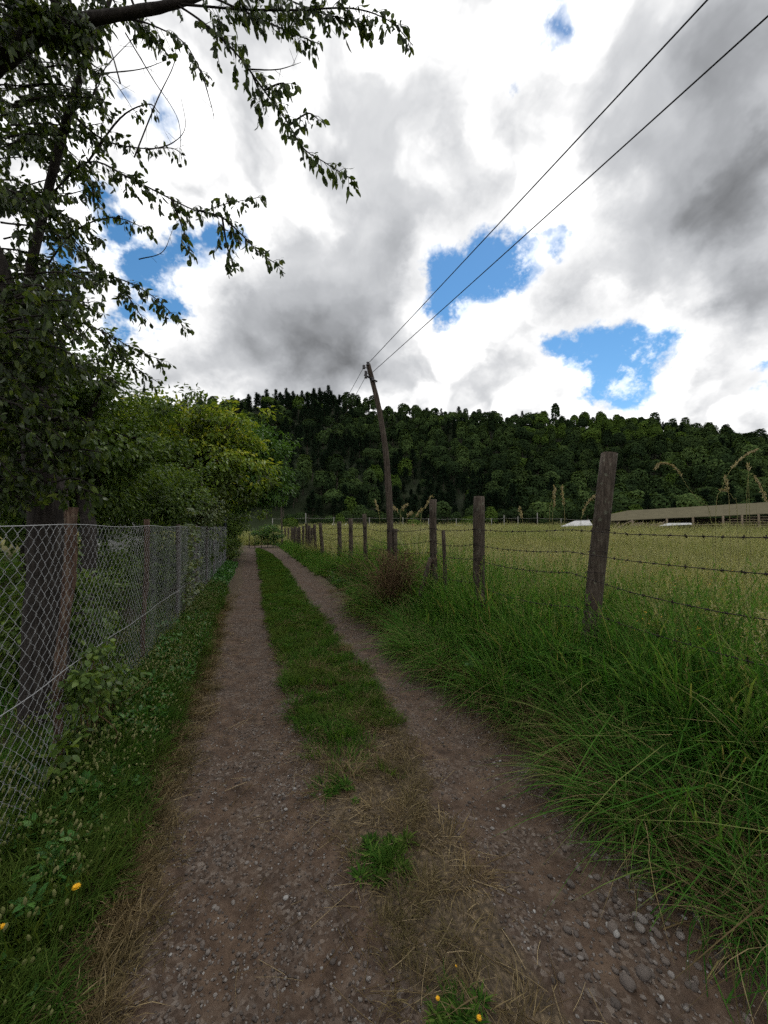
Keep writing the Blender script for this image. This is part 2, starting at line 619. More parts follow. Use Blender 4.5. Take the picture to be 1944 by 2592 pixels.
def track_h(T):
    P = wpos(T)
    vo = T.n('ShaderNodeTexVoronoi')
    vo.inputs['Scale'].default_value = 62
    T.put(vo.inputs['Vector'], P)
    return T.m('ADD', T.m('MULTIPLY', vo.outputs['Distance'], -.6), T.m('MULTIPLY', T.noise(P, 40, 6, .7), 1.2))


material('track_gravel', track_col, .92, .2, 0, (.8, .012, track_h))


def stone_col(T, b):
    c = T.ramp(objrand(T), [(0, (.055, .045, .038)), (.4, (.115, .096, .083)), (.7, (.172, .142, .12)), (.96, (.25, .23, .21)), (1, (.40, .39, .37))])
    return T.mix(T.m('MULTIPLY', T.noise(ocoord(T), 3, 5, .6), .6), c, (.05, .04, .035))


material('stone', stone_col, .85, .25, 0, (.4, .1, lambda T: T.noise(ocoord(T), 4, 5, .7)))


def hill_col(T, b):
    return T.ramp(T.noise(wpos(T), .05, 5, .6), [(.3, (.010, .016, .008)), (.7, (.026, .036, .014))])


material('hill_soil', hill_col, .95, .1)

# ------------------------------------------------------------------ terrain


def sstep(a, b, x):
    t = np.clip((x - a) / (b - a), 0, 1)
    return t * t * (3 - 2 * t)


_ph = np.random.default_rng(2).uniform(0, 6.28, (14, 2))
_fr = np.random.default_rng(4).normal(0, 1, (14, 2))


def wave(x, y, s):
    """cheap smooth noise about -1..1"""
    z = 0
    for k in range(14):
        f = 1.0 + k * .33
        z = z + np.sin((x * _fr[k, 0] + y * _fr[k, 1]) * s * f + _ph[k, 0]) / (1 + k * .4)
    return z / 3.0


def right_rut(y):
    return 1.58 - 1.15 * sstep(21, 36, y) + .05 * np.sin(y * .5)


def left_rut(y):
    return 0.0 + .03 * np.sin(y * .6 + 1)


def wear(x, y):
    """1 inside the wheel tracks"""
    e = .06 * wave(x, y, 3.2) + .04 * wave(x, y, 9)
    nar = 1 - .10 * sstep(3, 9, y) + .38 * (1 - sstep(1.2, 3.6, y))
    a = 1 - sstep(.24, .46, np.abs(x - left_rut(y)) / nar + e)
    b = 1 - sstep(.28, .52, np.abs(x - right_rut(y)) / nar + e)
    return np.maximum(a, b)


FENCE_X = 3.12
LEFT_X = -1.10


def gz(x, y):
    x = np.asarray(x, dtype=float)
    y = np.asarray(y, dtype=float)
    z = .02 * wave(x, y, 1.0)
    z = z + .10 * sstep(2.05, 2.9, x) + .07 * sstep(-.55, -1.0, x)
    z = z - .035 * (1 - sstep(.1, .5, np.abs(x - left_rut(y)))) - .045 * (1 - sstep(.1, .55, np.abs(x - right_rut(y))))
    d = np.maximum(0, x - 4) * .6 + np.maximum(0, y - 4) * .8
    z = z + .75 * sstep(4, 50, d) * sstep(2.6, 8, x)
    return z


def axis_vals(lo, hi, c0, c1, step, grow=1.14):
    v = list(np.arange(c0, c1, step))
    s = step
    x = v[-1]
    while x < hi:
        s *= grow
        x += s
        v.append(x)
    s = step
    x = c0
    while x > lo:
        s *= grow
        x -= s
        v.insert(0, x)
    return np.array(v)


def grid_mesh(name, xs, ys, zf, mat, attrs=None):
    X, Y = np.meshgrid(xs, ys)
    Z = zf(X, Y)
    V = np.stack([X, Y, Z], -1).reshape(-1, 3)
    nx, ny = len(xs), len(ys)
    i = (np.arange(ny - 1)[:, None] * nx + np.arange(nx - 1)[None, :]).ravel()
    f = np.stack([i, i + 1, i + nx + 1, i + nx], -1)
    a = {k: fn(X, Y).ravel() for k, fn in attrs.items()} if attrs else None
    return np_mesh(name, V, [f], mat, True, a)


def lane_mask(x, y):
    return sstep(-.75, -.5, x) * (1 - sstep(2.05, 2.3, x)) * (1 - sstep(36.5, 37.5, y)) * sstep(-4, -3, y)


ground = obj('ground', grid_mesh('ground', axis_vals(-900, 900, -3, 6, .12), axis_vals(-300, 1400, -1, 14, .14),
                                 lambda x, y: gz(x, y) - .07 * lane_mask(x, y), MATS['ground_soil']))
tag(ground, 'flat valley ground of soil and grass under lane and pasture', 'ground', kind='structure')


def track_z(x, y):
    e = np.maximum(1 - sstep(-.78, -.62, x), sstep(2.16, 2.34, x))
    e = np.maximum(e, sstep(36.6, 37.2, y))
    return gz(x, y) + .006 * wave(x, y, 8) + .004 * wave(x, y, 23) - .06 * e


track = obj('dirt_track', grid_mesh('dirt_track', np.arange(-.8, 2.37, .035), axis_vals(-2.9, 37, .8, 6, .035, 1.05),
                                    track_z, MATS['track_gravel'], {'v': wear}))
tag(track, 'two-rut gravel lane with a grassy middle strip running to the trees', 'track', kind='structure')

# hill: u sideways and w ahead in camera-facing ground axes
RIDGE = [(-900, 900), (-300, 905), (100, 890), (250, 880), (330, 876), (480, 862), (560, 854), (700, 848), (745, 862), (800, 872), (900, 876),
         (1000, 886), (1130, 890), (1250, 899), (1340, 902), (1420, 906), (1500, 918), (1570, 938), (1659, 950), (1800, 965), (2300, 1000), (3200, 1040)]
RW = 360.0
_ru = np.array([(vx * 1.1718 - 972) / FPX * RW for vx, _ in RIDGE])
_rh = np.array([(at_w(vx * 1.1718, vy * 1.1718, RW)).z - 12.5 for vx, vy in RIDGE])


def hill_h(u, w):
    r = np.interp(u, _ru, _rh)
    foot = 165 + 14 * np.sin(u * .021) + 8 * np.sin(u * .05 + 1)
    t = (w - foot) / (RW - foot)
    prof = np.where(t < 1, np.clip(t, 0, 1) ** 1.12, 1 - .25 * (t - 1))
    bump = 5.5 * wave(u, w, .02) * np.clip(t, 0, 1) * (1 - np.clip(t, 0, 1)) * 4
    return r * np.maximum(prof, 0) + bump - 1.0 * (t < 0) + .9


def uw2xy(u, w):
    return u * CY + w * SY, -u * SY + w * CY


def build_hill():
    us = np.arange(-780, 860, 9.0)
    ws = np.arange(115, 560, 7.0)
    U, W = np.meshgrid(us, ws)
    X, Y = uw2xy(U, W)
    Z = hill_h(U, W)
    nx, ny = len(us), len(ws)
    i = (np.arange(ny - 1)[:, None] * nx + np.arange(nx - 1)[None, :]).ravel()
    f = np.stack([i, i + 1, i + nx + 1, i + nx], -1)
    o = obj('hill', np_mesh('hill', np.stack([X, Y, Z], -1).reshape(-1, 3), [f], MATS['hill_soil']))
    tag(o, 'long wooded hillside closing the valley behind the pasture', 'hill', kind='structure')


build_hill()

# ------------------------------------------------------------------ scatter (stuff only): one object whose points carry copies


def scatter(name, pts, rot, scl, idx, protos, label, cat, kind='stuff', parent=None, realize=False):
    me = bpy.data.meshes.new(name)
    pts = np.asarray(pts, dtype=np.float32)
    n = len(pts)
    me.vertices.add(n)
    me.vertices.foreach_set('co', pts.ravel())
    a = me.attributes.new('rot', 'FLOAT_VECTOR', 'POINT')
    a.data.foreach_set('vector', np.asarray(rot, dtype=np.float32).ravel())
    a = me.attributes.new('scl', 'FLOAT', 'POINT')
    a.data.foreach_set('value', np.asarray(scl, dtype=np.float32).ravel())
    a = me.attributes.new('rnd', 'FLOAT', 'POINT')
    a.data.foreach_set('value', np.random.default_rng(n).uniform(0, 1, n).astype(np.float32) if realize else np.zeros(n, np.float32))
    a = me.attributes.new('idx', 'INT', 'POINT')
    a.data.foreach_set('value', np.asarray(idx, dtype=np.int32).ravel())
    o = obj(name, me, parent)
    ng = bpy.data.node_groups.new(name + '_scatter', 'GeometryNodeTree')
    ng.interface.new_socket('Geometry', in_out='INPUT', socket_type='NodeSocketGeometry')
    ng.interface.new_socket('Geometry', in_out='OUTPUT', socket_type='NodeSocketGeometry')
    N, L = ng.nodes, ng.links
    gi, go = N.new('NodeGroupInput'), N.new('NodeGroupOutput')

    def named(nm, typ):
        q = N.new('GeometryNodeInputNamedAttribute')
        q.data_type = typ
        q.inputs[0].default_value = nm
        return q.outputs[0]
    r = N.new('FunctionNodeEulerToRotation')
    L.new(named('rot', 'FLOAT_VECTOR'), r.inputs[0])
    s = named('scl', 'FLOAT')
    ix = named('idx', 'INT')
    jn = N.new('GeometryNodeJoinGeometry')
    for k, pme in enumerate(protos):
        po = bpy.data.objects.new('proto_' + name + str(k), pme)
        oi = N.new('GeometryNodeObjectInfo')
        oi.inputs['Object'].default_value = po
        oi.inputs['As Instance'].default_value = False
        cmp_ = N.new('FunctionNodeCompare')
        cmp_.data_type = 'INT'
        cmp_.operation = 'EQUAL'
        L.new(ix, cmp_.inputs[2])
        cmp_.inputs[3].default_value = k
        ip = N.new('GeometryNodeInstanceOnPoints')
        L.new(gi.outputs[0], ip.inputs['Points'])
        L.new(cmp_.outputs[0], ip.inputs['Selection'])
        L.new(oi.outputs['Geometry'], ip.inputs['Instance'])
        L.new(r.outputs[0], ip.inputs['Rotation'])
        L.new(s, ip.inputs['Scale'])
        L.new(ip.outputs[0], jn.inputs[0])
    if realize:
        rz = N.new('GeometryNodeRealizeInstances')
        L.new(jn.outputs[0], rz.inputs[0])
        L.new(rz.outputs[0], go.inputs[0])
    else:
        L.new(jn.outputs[0], go.inputs[0])
    md = o.modifiers.new('scatter', 'NODES')
    md.node_group = ng
    tag(o, label, cat, kind=kind)
    return o


def rot_z(n, tilt=.12, rng=RNG):
    return np.stack([rng.normal(0, tilt, n), rng.normal(0, tilt, n), rng.uniform(0, 6.283, n)], -1)


# ------------------------------------------------------------------ grass tufts


def blades(mb, n, h, spread, w, droop=.5, segs=4, rng=RNG, vlo=0.0, vhi=1.0, hvar=.35, lean=.35):
    for _ in range(n):
        a = rng.uniform(0, 6.283)
        r = spread * math.sqrt(rng.uniform())
        hh = h * (1 + rng.uniform(-hvar, hvar * .6))
        out = a + rng.normal(0, .8)
        ln = abs(rng.normal(lean, .18))
        dr = droop * rng.uniform(.3, 1.4)
        side = np.array([-math.sin(out), math.cos(out), 0])
        tw = rng.uniform(-.7, .7)
        ww = w * rng.uniform(.6, 1.3)
        V = []
        T = []
        base = np.array([r * math.cos(a), r * math.sin(a), 0])
        for k in range(segs + 1):
            t = k / segs
            hor = hh * (ln * t + dr * t ** 2.4)
            up = hh * (t - .55 * dr * t ** 3.0)
            c = base + np.array([math.cos(out) * hor, math.sin(out) * hor, up])
            sd = side * math.cos(tw * t) + np.array([math.cos(out), math.sin(out), 0]) * math.sin(tw * t)
            wd = ww * (1 - t ** 2.2) * .5 + (.0004 if k < segs else 0)
            if k == segs:
                V.append(c)
                T.append(1)
            else:
                V += [c - sd * wd, c + sd * wd]
                T += [t, t]
        f4 = [(2 * k, 2 * k + 1, 2 * k + 3, 2 * k + 2) for k in range(segs - 1)]
        f3 = [(2 * segs - 2, 2 * segs - 1, 2 * segs)]
        mb.add(V, f3, f4, rng.uniform(vlo, vhi) ** 1.2, T)


def seed_stalk(mb, h, rng, head=.14, w=.0022, vv=(.5, 1)):
    a = rng.uniform(0, 6.283)
    ln = abs(rng.normal(.18, .1))
    P = []
    for k in range(6):
        t = k / 5
        P.append((math.cos(a) * h * ln * t ** 1.6, math.sin(a) * h * ln * t ** 1.6, h * t * (1 - .08 * t * t)))
    P = np.array(P)
    v = rng.uniform(*vv)
    mb.tube(P, np.linspace(w, w * .6, 6), 3, False, v)
    d = P[-1] - P[-2]
    d /= np.linalg.norm(d)
    k = 11
    C = P[-1] - d * head * .3 + np.outer(np.linspace(0, 1, k), d * head)
    D = d + rng.normal(0, .55, (k, 3))
    mb.leaves(C, D, rng.normal(0, 1, (k, 3)), head * .24, head * .07, np.clip(v + rng.normal(0, .15, k), 0, 1), fine=False)


def tuft(fn, matname, name, seed):
    mb = MB()
    fn(mb, np.random.default_rng(seed))
    return mb.mesh(name, MATS[matname])


def tall_fn(n, h, spread, w, droop, lean, segs=5, stalks=0):
    def f(m, r):
        blades(m, n, h, spread, w, droop, segs, r, lean=lean, hvar=.55)
        blades(m, n // 3, h * .62, spread, w * 1.2, droop * 1.7, segs + 1, r, .1, 1, .6, lean * 2.2)
        blades(m, n // 7, h * .85, spread, w * .8, droop * 1.3, segs, r, .97, 1, .6, lean * 1.6)
        for _ in range(stalks):
            a, q = r.uniform(0, 6.28), spread * math.sqrt(r.uniform())
            sm = MB()
            seed_stalk(sm, h * r.uniform(1.0, 1.45), r, .12, .0018, (.6, 1))
            v = np.concatenate(sm.vs) + np.array((math.cos(a) * q, math.sin(a) * q, 0))
            m.add(v, np.concatenate(sm.f3), np.concatenate(sm.f4), np.concatenate(sm.av))
    return f


# wide patches of blades: few overlapping copies
tall = [tuft(tall_fn(90, .56, .24, .0105, .42, .20, 4, 4), 'grass_tall', 'tall_tuft', 20 + i) for i in range(4)]
tall += [tuft(tall_fn(64, .40, .22, .0100, 1.1, .5, 5), 'grass_tall', 'bent_tuft', 30 + i) for i in range(2)]
seedy = [tuft(tall_fn(150, .58, .42, .0075, .5, .22, 4, 26), 'grass_field', 'seeding_tuft', 40 + i) for i in range(2)]
field = [tuft(tall_fn(230, .58, .45, .0080, .45, .2, 4, 8), 'grass_field', 'field_tuft', 50 + i) for i in range(3)]
short = [tuft(lambda m, r: blades(m, 100, .085, .13, .0048, .7, 3, r, lean=.5, hvar=.5), 'grass_short', 'short_tuft', 60 + i) for i in range(4)]
dry = [tuft(lambda m, r: blades(m, 75, .06, .13, .0034, 1.0, 3, r, lean=.8, hvar=.5), 'grass_dry', 'dry_tuft', 70 + i) for i in range(4)]
drybent = [tuft(lambda m, r: blades(m, 40, .32, .10, .006, 1.5, 6, r, lean=.8), 'grass_dry', 'dry_bent_tuft', 80 + i) for i in range(2)]


def rosette_fn(m, r):
    k = 44
    a = r.uniform(0, 6.283, k)
    C = np.stack([np.cos(a) * .012, np.sin(a) * .012, r.uniform(.004, .02, k)], -1)
    D = np.stack([np.cos(a), np.sin(a), r.uniform(.05, .9, k)], -1)
    m.leaves(C, D, np.stack([r.normal(0, .3, k), r.normal(0, .3, k), np.ones(k)], -1), r.uniform(.04, .10, k), r.uniform(.008, .016, k), r.uniform(0, 1, k))


def plant_fn(m, r):
    blades(m, 26, .15, .10, .0055, .7, 4, r, lean=.4, vhi=.8)
    for _ in range(9):
        a, q = r.uniform(0, 6.28), .12 * math.sqrt(r.uniform())
        h = r.uniform(.12, .26)
        p0 = np.array((math.cos(a) * q, math.sin(a) * q, 0))
        p1 = p0 + np.array((r.normal(0, .03), r.normal(0, .03), h))
        m.tube(np.array([p0, (p0 + p1) / 2, p1]), .0012, 3, False, .6)
        d = (p1 - p0) / np.linalg.norm(p1 - p0)
        L = r.uniform(.014, .03)
        m.tube(np.array([p1, p1 + d * L * .35, p1 + d * L * .75, p1 + d * L]), [.0015, .0058, .0048, .0008], 5, False, r.uniform(.85, 1))


plant = [tuft(plant_fn, 'verge_head', 'headed_tuft', 120 + i) for i in range(2)]
rosette = [tuft(rosette_fn, 'grass_short', 'rosette', 95 + i) for i in range(3)]


def weed_fn(size):
    def f(m, r):
        k = 30
        a = r.uniform(0, 6.283, k)
        rad = size * 1.3 * np.sqrt(r.uniform(0, 1, k))
        z = size * r.uniform(.3, 2.2, k)
        C = np.stack([np.cos(a) * rad * .5, np.sin(a) * rad * .5, z], -1)
        D = np.stack([np.cos(a), np.sin(a), r.uniform(-.35, .7, k)], -1)
        m.leaves(C, D, np.stack([r.normal(0, .35, k), r.normal(0, .35, k), np.ones(k)], -1), size * r.uniform(.7, 1.3, k), size * .55, r.uniform(0, 1, k))
    return f


weeds = [tuft(weed_fn(q), 'leaf_weed', 'weed_tuft', 90 + i) for i, q in enumerate((.036, .045, .055))]


def straw_fn(m, r):
    for _ in range(6):
        a = r.uniform(0, 6.283)
        c = r.uniform(-.12, .12, 3)
        c[2] = .004
        L = r.uniform(.04, .12)
        d = np.array([math.cos(a), math.sin(a), r.normal(0, .08)])
        b = r.normal(0, .12, 3)
        b[2] = 0
        P = [c - d * L, c + b * L * .5, c + d * L]
        m.tube(curve_pts(P, 3), .0013 * r.uniform(.6, 1.3), 3, False, r.uniform(0, 1))


straws = [tuft(straw_fn, 'straw', 'straw_bits', 100 + i) for i in range(4)]


def uni(n, x0, x1, y0, y1, rng=RNG):
    return rng.uniform(x0, x1, n), rng.uniform(y0, y1, n)


def keep(x, y, m):
    return x[m], y[m]


def place(name, xs, ys, protos, scl, label, cat, tilt=.12, idx=None, dz=0.0, realize=False):
    n = len(xs)
    z = gz(xs, ys) + dz
    if idx is None:
        idx = RNG.integers(0, len(protos), n)
    return scatter(name, np.stack([xs, ys, z], -1), rot_z(n, tilt), scl, idx, protos, label, cat, realize=realize)


# tall green verge between lane and wire fence (and just past it)
x, y = uni(1750, 1.9, 6.2, .1, 14)
edge = 2.22 + .12 * wave(x, y, 2.2)
m = (x > edge) & (RNG.uniform(size=len(x)) < np.where(x > 3.4, np.clip(.95 - (x - 3.4) / 3.4, .1, 1), 1) * np.clip(1.15 - y / 30, .3, 1))
x, y = keep(x, y, m)
s = np.clip((x - 1.75) / 1.0, .36, 1.35) * RNG.uniform(.65, 1.2, len(x)) * (1 - .35 * sstep(3, 9, y) * (x < 3.0))
x2, y2 = uni(900, 2.1, 3.3, 13, 36)
s2 = np.clip((x2 - 1.75) / 1.4, .4, .8) * RNG.uniform(.6, 1.0, len(x2))
near = y < 6.5
place('verge_grass', x[near], y[near], tall, s[near], 'tall lush green grass on the near verge below the barbed wire fence', 'grass', .13, realize=True)
place('verge_grass', np.r_[x[~near], x2], np.r_[y[~near], y2], tall, np.r_[s[~near], s2], 'green verge grass further along the barbed wire fence', 'grass', .22)

x, y = uni(330, 2.25, 3.3, .4, 12)
place('verge_broadleaf', x, y, weeds, RNG.uniform(.8, 1.6, len(x)), 'broad-leaved weeds among the tall verge grass', 'weeds', .3, dz=.05)

# straw-coloured bent grass lip where the verge hangs over the lane
x, y = uni(1000, 1.9, 2.75, .3, 8)
m = np.abs(x - (2.24 + .12 * wave(x, y, 2.2))) < .20
x, y = keep(x, y, m)
place('bent_dry_grass', x, y, drybent * 2 + tall[4:], RNG.uniform(.35, .9, len(x)), 'bent half-dry grass hanging over the lane edge', 'grass', .35, realize=True)

# pasture
fx, fy, fs, fi = [], [], [], []
for (n, r0, r1, sc) in ((1500, 2.2, 12, 1.0), (4200, 12, 32, 1.3), (4600, 32, 75, 2.0), (3600, 75, 170, 3.2)):
    a = RNG.uniform(-.15, 1.75, n)
    r = np.sqrt(RNG.uniform(r0 * r0, r1 * r1, n))
    x, y = r * np.sin(a), r * np.cos(a)
    m = (x > 3.45) & (y > -2)
    x, y = keep(x, y, m)
    fx.append(x)
    fy.append(y)
    fs.append(sc ** .55 * RNG.uniform(.6, 1.2, len(x)) * (1 + .22 * wave(x, y, .35)))
    fi.append(np.where(RNG.uniform(size=len(x)) < .35, RNG.integers(3, 5, len(x)), RNG.integers(0, 3, len(x))))
place('pasture_grass', np.concatenate(fx), np.concatenate(fy), field + seedy, np.concatenate(fs),
      'tall yellowing pasture grass filling the field behind the fence', 'grass', .2, np.concatenate(fi))

# beyond the lane end and left yard
x, y = uni(1500, -14, -1.45, .5, 30)
place('yard_grass', x, y, tall[:4] + short, RNG.uniform(.3, .7, len(x)), 'shaded grass in the yard behind the chain-link fence', 'grass', .2)
x, y = uni(1200, -10, 6, 37, 70)
place('meadow_grass', x, y, field, RNG.uniform(.9, 1.5, len(x)), 'pale meadow grass beyond the end of the lane', 'grass', .2)

# grassy middle strip of the lane
x, y = uni(4800, .2, 1.3, 2.4, 36)
mid = (left_rut(y) + right_rut(y)) / 2 - .03
m = (wear(x, y) < .45) & (np.abs(x - mid) < .50) & (RNG.uniform(size=len(x)) < sstep(2.5, 3.2, y + .45 * wave(x, y, 2.0)) * .95 + .05)
x, y = keep(x, y, m)
place('lane_strip_grass', x, y, short + rosette, RNG.uniform(.5, 1.25, len(x)) * .9, 'short green grass on the middle strip of the lane', 'grass', .2,
      np.where(RNG.uniform(size=len(x)) < .12, RNG.integers(4, 7, len(x)), RNG.integers(0, 4, len(x))))
# dry turf of the worn near part and lane edges
x, y = uni(5600, -.75, 2.35, .55, 10)
m = (wear(x, y) < .42) & (RNG.uniform(size=len(x)) < np.clip(1.2 - y * .1, .2, 1) * np.clip(.55 + .6 * wave(x, y, 4.0), .12, 1))
x, y = keep(x, y, m)
place('dry_turf', x, y, dry, RNG.uniform(.35, 1.0, len(x)), 'brown dried-out turf on the worn parts of the lane', 'dry grass', .25)
x, y = uni(2600, -.75, 2.25, .55, 7)
m = (wear(x, y) < RNG.uniform(.1, 1.05, len(x)))
x, y = keep(x, y, m)
place('straw_litter', x, y, straws, RNG.uniform(.4, 1.2, len(x)), 'loose straw and stem bits littering the gravel', 'straw', .03, dz=.006)

# left verge: weeds, grass, dry edge
x, y = uni(5200, -1.3, -.42, .6, 18)
e = -.66 + .07 * wave(x, y, 2.5)
m = (x < e) & (RNG.uniform(size=len(x)) < np.clip(-.05 + y / 4.2, .14, 1))
x, y = keep(x, y, m)
place('verge_weeds', x, y, weeds + tall[4:], RNG.uniform(.5, 1.15, len(x)) * np.clip(.45 + y / 6, .5, 1), 'leafy green weeds along the foot of the chain-link fence', 'weeds', .2,
      np.where(RNG.uniform(size=len(x)) < .96, RNG.integers(0, 3, len(x)), RNG.integers(0, 3, len(x))))
x, y = uni(3300, -1.5, -.5, .3, 11)
e = -.66 + .07 * wave(x, y, 2.5)
m = x < e
x, y = keep(x, y, m)
isT = RNG.uniform(size=len(x)) < .22
sv = np.where(isT, RNG.uniform(.7, 1.2, len(x)), RNG.uniform(.7, 1.35, len(x)))
iv = np.where(isT, RNG.integers(4, 6, len(x)), RNG.integers(0, 4, len(x)))
near = y < 3.4
place('weedy_grass', x[near], y[near], short + plant, sv[near], 'unmown grass on the left verge nearest the camera', 'grass', .25, iv[near], realize=True)
place('weedy_grass', x[~near], y[~near], short + plant, sv[~near], 'unmown grass on the left verge further along the fence', 'grass', .25, iv[~near])
x, y = uni(2300, -.9, -.36, .4, 9)
m = np.abs(x + .60 - .07 * wave(x, y, 2.5)) < .10
x, y = keep(x, y, m)
place('verge_dry_edge', x, y, dry + drybent, np.where(RNG.uniform(size=len(x)) < .7, 1, .6) * RNG.uniform(.45, 1.0, len(x)), 'straw-coloured dry grass edging the left verge', 'dry grass', .35,
      RNG.integers(0, 4, len(x)))

# ------------------------------------------------------------------ stones


def stone_mesh(seed):
    r = np.random.default_rng(seed)
    import bmesh
    bm = bmesh.new()
    bmesh.ops.create_icosphere(bm, subdivisions=2, radius=1)
    s = np.array([1, r.uniform(.65, .95), r.uniform(.4, .65)])
    ph = r.normal(0, 1.4, (5, 3))
    for v in bm.verts:
        c = np.array(v.co)
        k = 1 + .13 * sum(math.sin(ph[i].dot(c) * 1.5 + i) for i in range(5)) / 1.6
        v.co = Vector(c * s * k)
    me = bpy.data.meshes.new('stone')
    bm.to_mesh(me)
    bm.free()
    me.polygons.foreach_set('use_smooth', [True] * len(me.polygons))
    me.materials.append(MATS['stone'])
    return me


STONES = [stone_mesh(i) for i in range(8)]


def stone_z(x, y):
    return float(track_z(np.array(x), np.array(y)))


cnt = 0
rs = np.random.default_rng(77)
patch = []
for k in range(205):                              # the heap of pebbles in the right wheel track
    c = at_z(1640 + rs.normal(0, 120), 2290 + rs.normal(0, 125), 0)
    patch.append((c.x + rs.normal(0, .03), c.y, rs.uniform(.009, .018) * (1.6 if rs.uniform() < .10 else 1)))
for k in range(95):                               # larger loose ones over the near tracks
    yy = rs.uniform(.95, 3.2)
    xx = (left_rut(yy) if rs.uniform() < .72 else right_rut(yy)) + rs.normal(0, .24)
    patch.append((xx, yy, rs.uniform(.007, .014)))
for k, (xx, yy, sz) in enumerate(patch):
    o = bpy.data.objects.new('stone', STONES[k % 8])
    o.location = (xx, yy, stone_z(xx, yy) + sz * .18)
    o.rotation_euler = (rs.normal(0, .2), rs.normal(0, .2), rs.uniform(0, 6.28))
    o.scale = (sz, sz, sz)
    link(o, track)
# fine gravel
x, y = uni(75000, -.6, 2.15, .6, 11)
wv = wear(x, y)
m = (RNG.uniform(size=len(x)) < wv * np.clip(1.25 - y / 9, .12, 1) * (.35 + .65 * sstep(-.5, .6, wave(x, y, 2.6)))) | (RNG.uniform(size=len(x)) < .03)
x, y = keep(x, y, m)
n = len(x)
sc_ = RNG.uniform(.0024, .0070, n) * np.where(RNG.uniform(size=n) < .08, 1.7, 1)
scatter('loose_gravel', np.stack([x, y, track_z(x, y) + sc_ * .25], -1), rot_z(n, .3), sc_, RNG.integers(0, 8, n), STONES,
        'loose grey and reddish gravel on the wheel tracks', 'gravel')

# ------------------------------------------------------------------ left chain-link fence


def fence_y(px, X):
    t = (px - 972) / FPX
    return X * (CY - t * SY) / (SY + t * CY)


def build_chainlink():
    root = empty('chain_link_fence', (LEFT_X, 3, 0))
    tag(root, 'galvanised chain-link fence on rough wooden posts along the left verge', 'fence')
    inv = -np.array(root.location)
    Y0, Y1 = .75, 18.3
    ht = 1.66
    dx, dh = .022, .043

    def wob(s):
        return .014 * np.sin(s * 3.1) + .008 * np.sin(s * 7.7 + 1)

    def top(s):
        return ht + .008 * np.cos((s - 3.0) / 1.95 * 2 * np.pi)

    mb = MB()
    ncol = int((Y1 - Y0) / (dx * 2))
    rows = int(ht / dh)
    for k in range(ncol):
        s0 = Y0 + k * 2 * dx
        P = []
        for j in range(rows + 1):
            s = s0 + (dx * 1.06 if (j + k) % 2 else -dx * 1.06)
            z = .02 + (top(s) - .02) * j / rows
            P.append((LEFT_X + wob(s) * (1 - .4 * j / rows) + (.003 if (j + k) % 2 else -.003), s + .004 * math.sin(k * 1.7 + j), z + .004 * math.sin(k * 2.1 + j * 3)))
        P = np.array(P) + inv
        mb.tube(P, .0016, 3, False)
    mb.build('wire_mesh', MATS['galvanised'], root)
    # line wires
    for z0, z1, nm in ((None, None, 'top_wire'), (.82, .36, 'tension_wire')):
        ss = np.linspace(Y0, Y1, 130)
        P = []
        for s in ss:
            z = top(s) if z0 is None else z0 + (z1 - z0) * (s - Y0) / (Y1 - Y0)
            P.append((LEFT_X + wob(s) * .7 + .008, s, z))
        mb = MB()
        mb.tube(np.array(P) + inv, .0030 if z0 is None else .0026, 5, False)
        mb.build(nm, MATS['galvanised'], root)
    # posts
    r = np.random.default_rng(8)
    specs = [(1.05, .035, 1.72, 'post_wood'), (3.0, .034, 1.78, 'post_red'), (4.95, .027, 1.74, 'post_red'), (7.0, .03, 1.7, 'post_wood'), (9.0, .034, 1.7, 'post_wood'),
             (11.1, .03, 1.68, 'post_wood'), (13.2, .034, 1.7, 'post_wood'), (15.6, .03, 1.72, 'post_wood'), (18.3, .05, 2.0, 'dark_metal')]
    for k, (yy, rad, h, mt) in enumerate(specs):
        zs = np.linspace(-.25, h, 14)
        lx, ly = r.normal(0, .012), r.normal(0, .015)
        P = [(LEFT_X - .045 + lx * (z / h) + .008 * math.sin(z * 5 + k), yy + ly * z / h + .008 * math.sin(z * 4 + 2 * k), z) for z in zs]
        if k == 1:
            P = [(p[0], p[1] + .05 * (p[2] - .8), p[2]) for p in P]
        mb = MB()
        rr = rad * (.70 + .34 * (zs / h)) * (1 + r.normal(0, .09, len(zs)))
        mb.tube(np.array(P) + inv, rr, 11, True, .5, .24 if mt != 'dark_metal' else 0, r)
        o = mb.build('post', MATS[mt], root)
        if k == 1:
            tag(o, 'split reddish post with peeling bark, nearest in view')
        if mt == 'dark_metal':
            tag(o, 'dark end post of the fence')


build_chainlink()

# ------------------------------------------------------------------ right barbed-wire fence


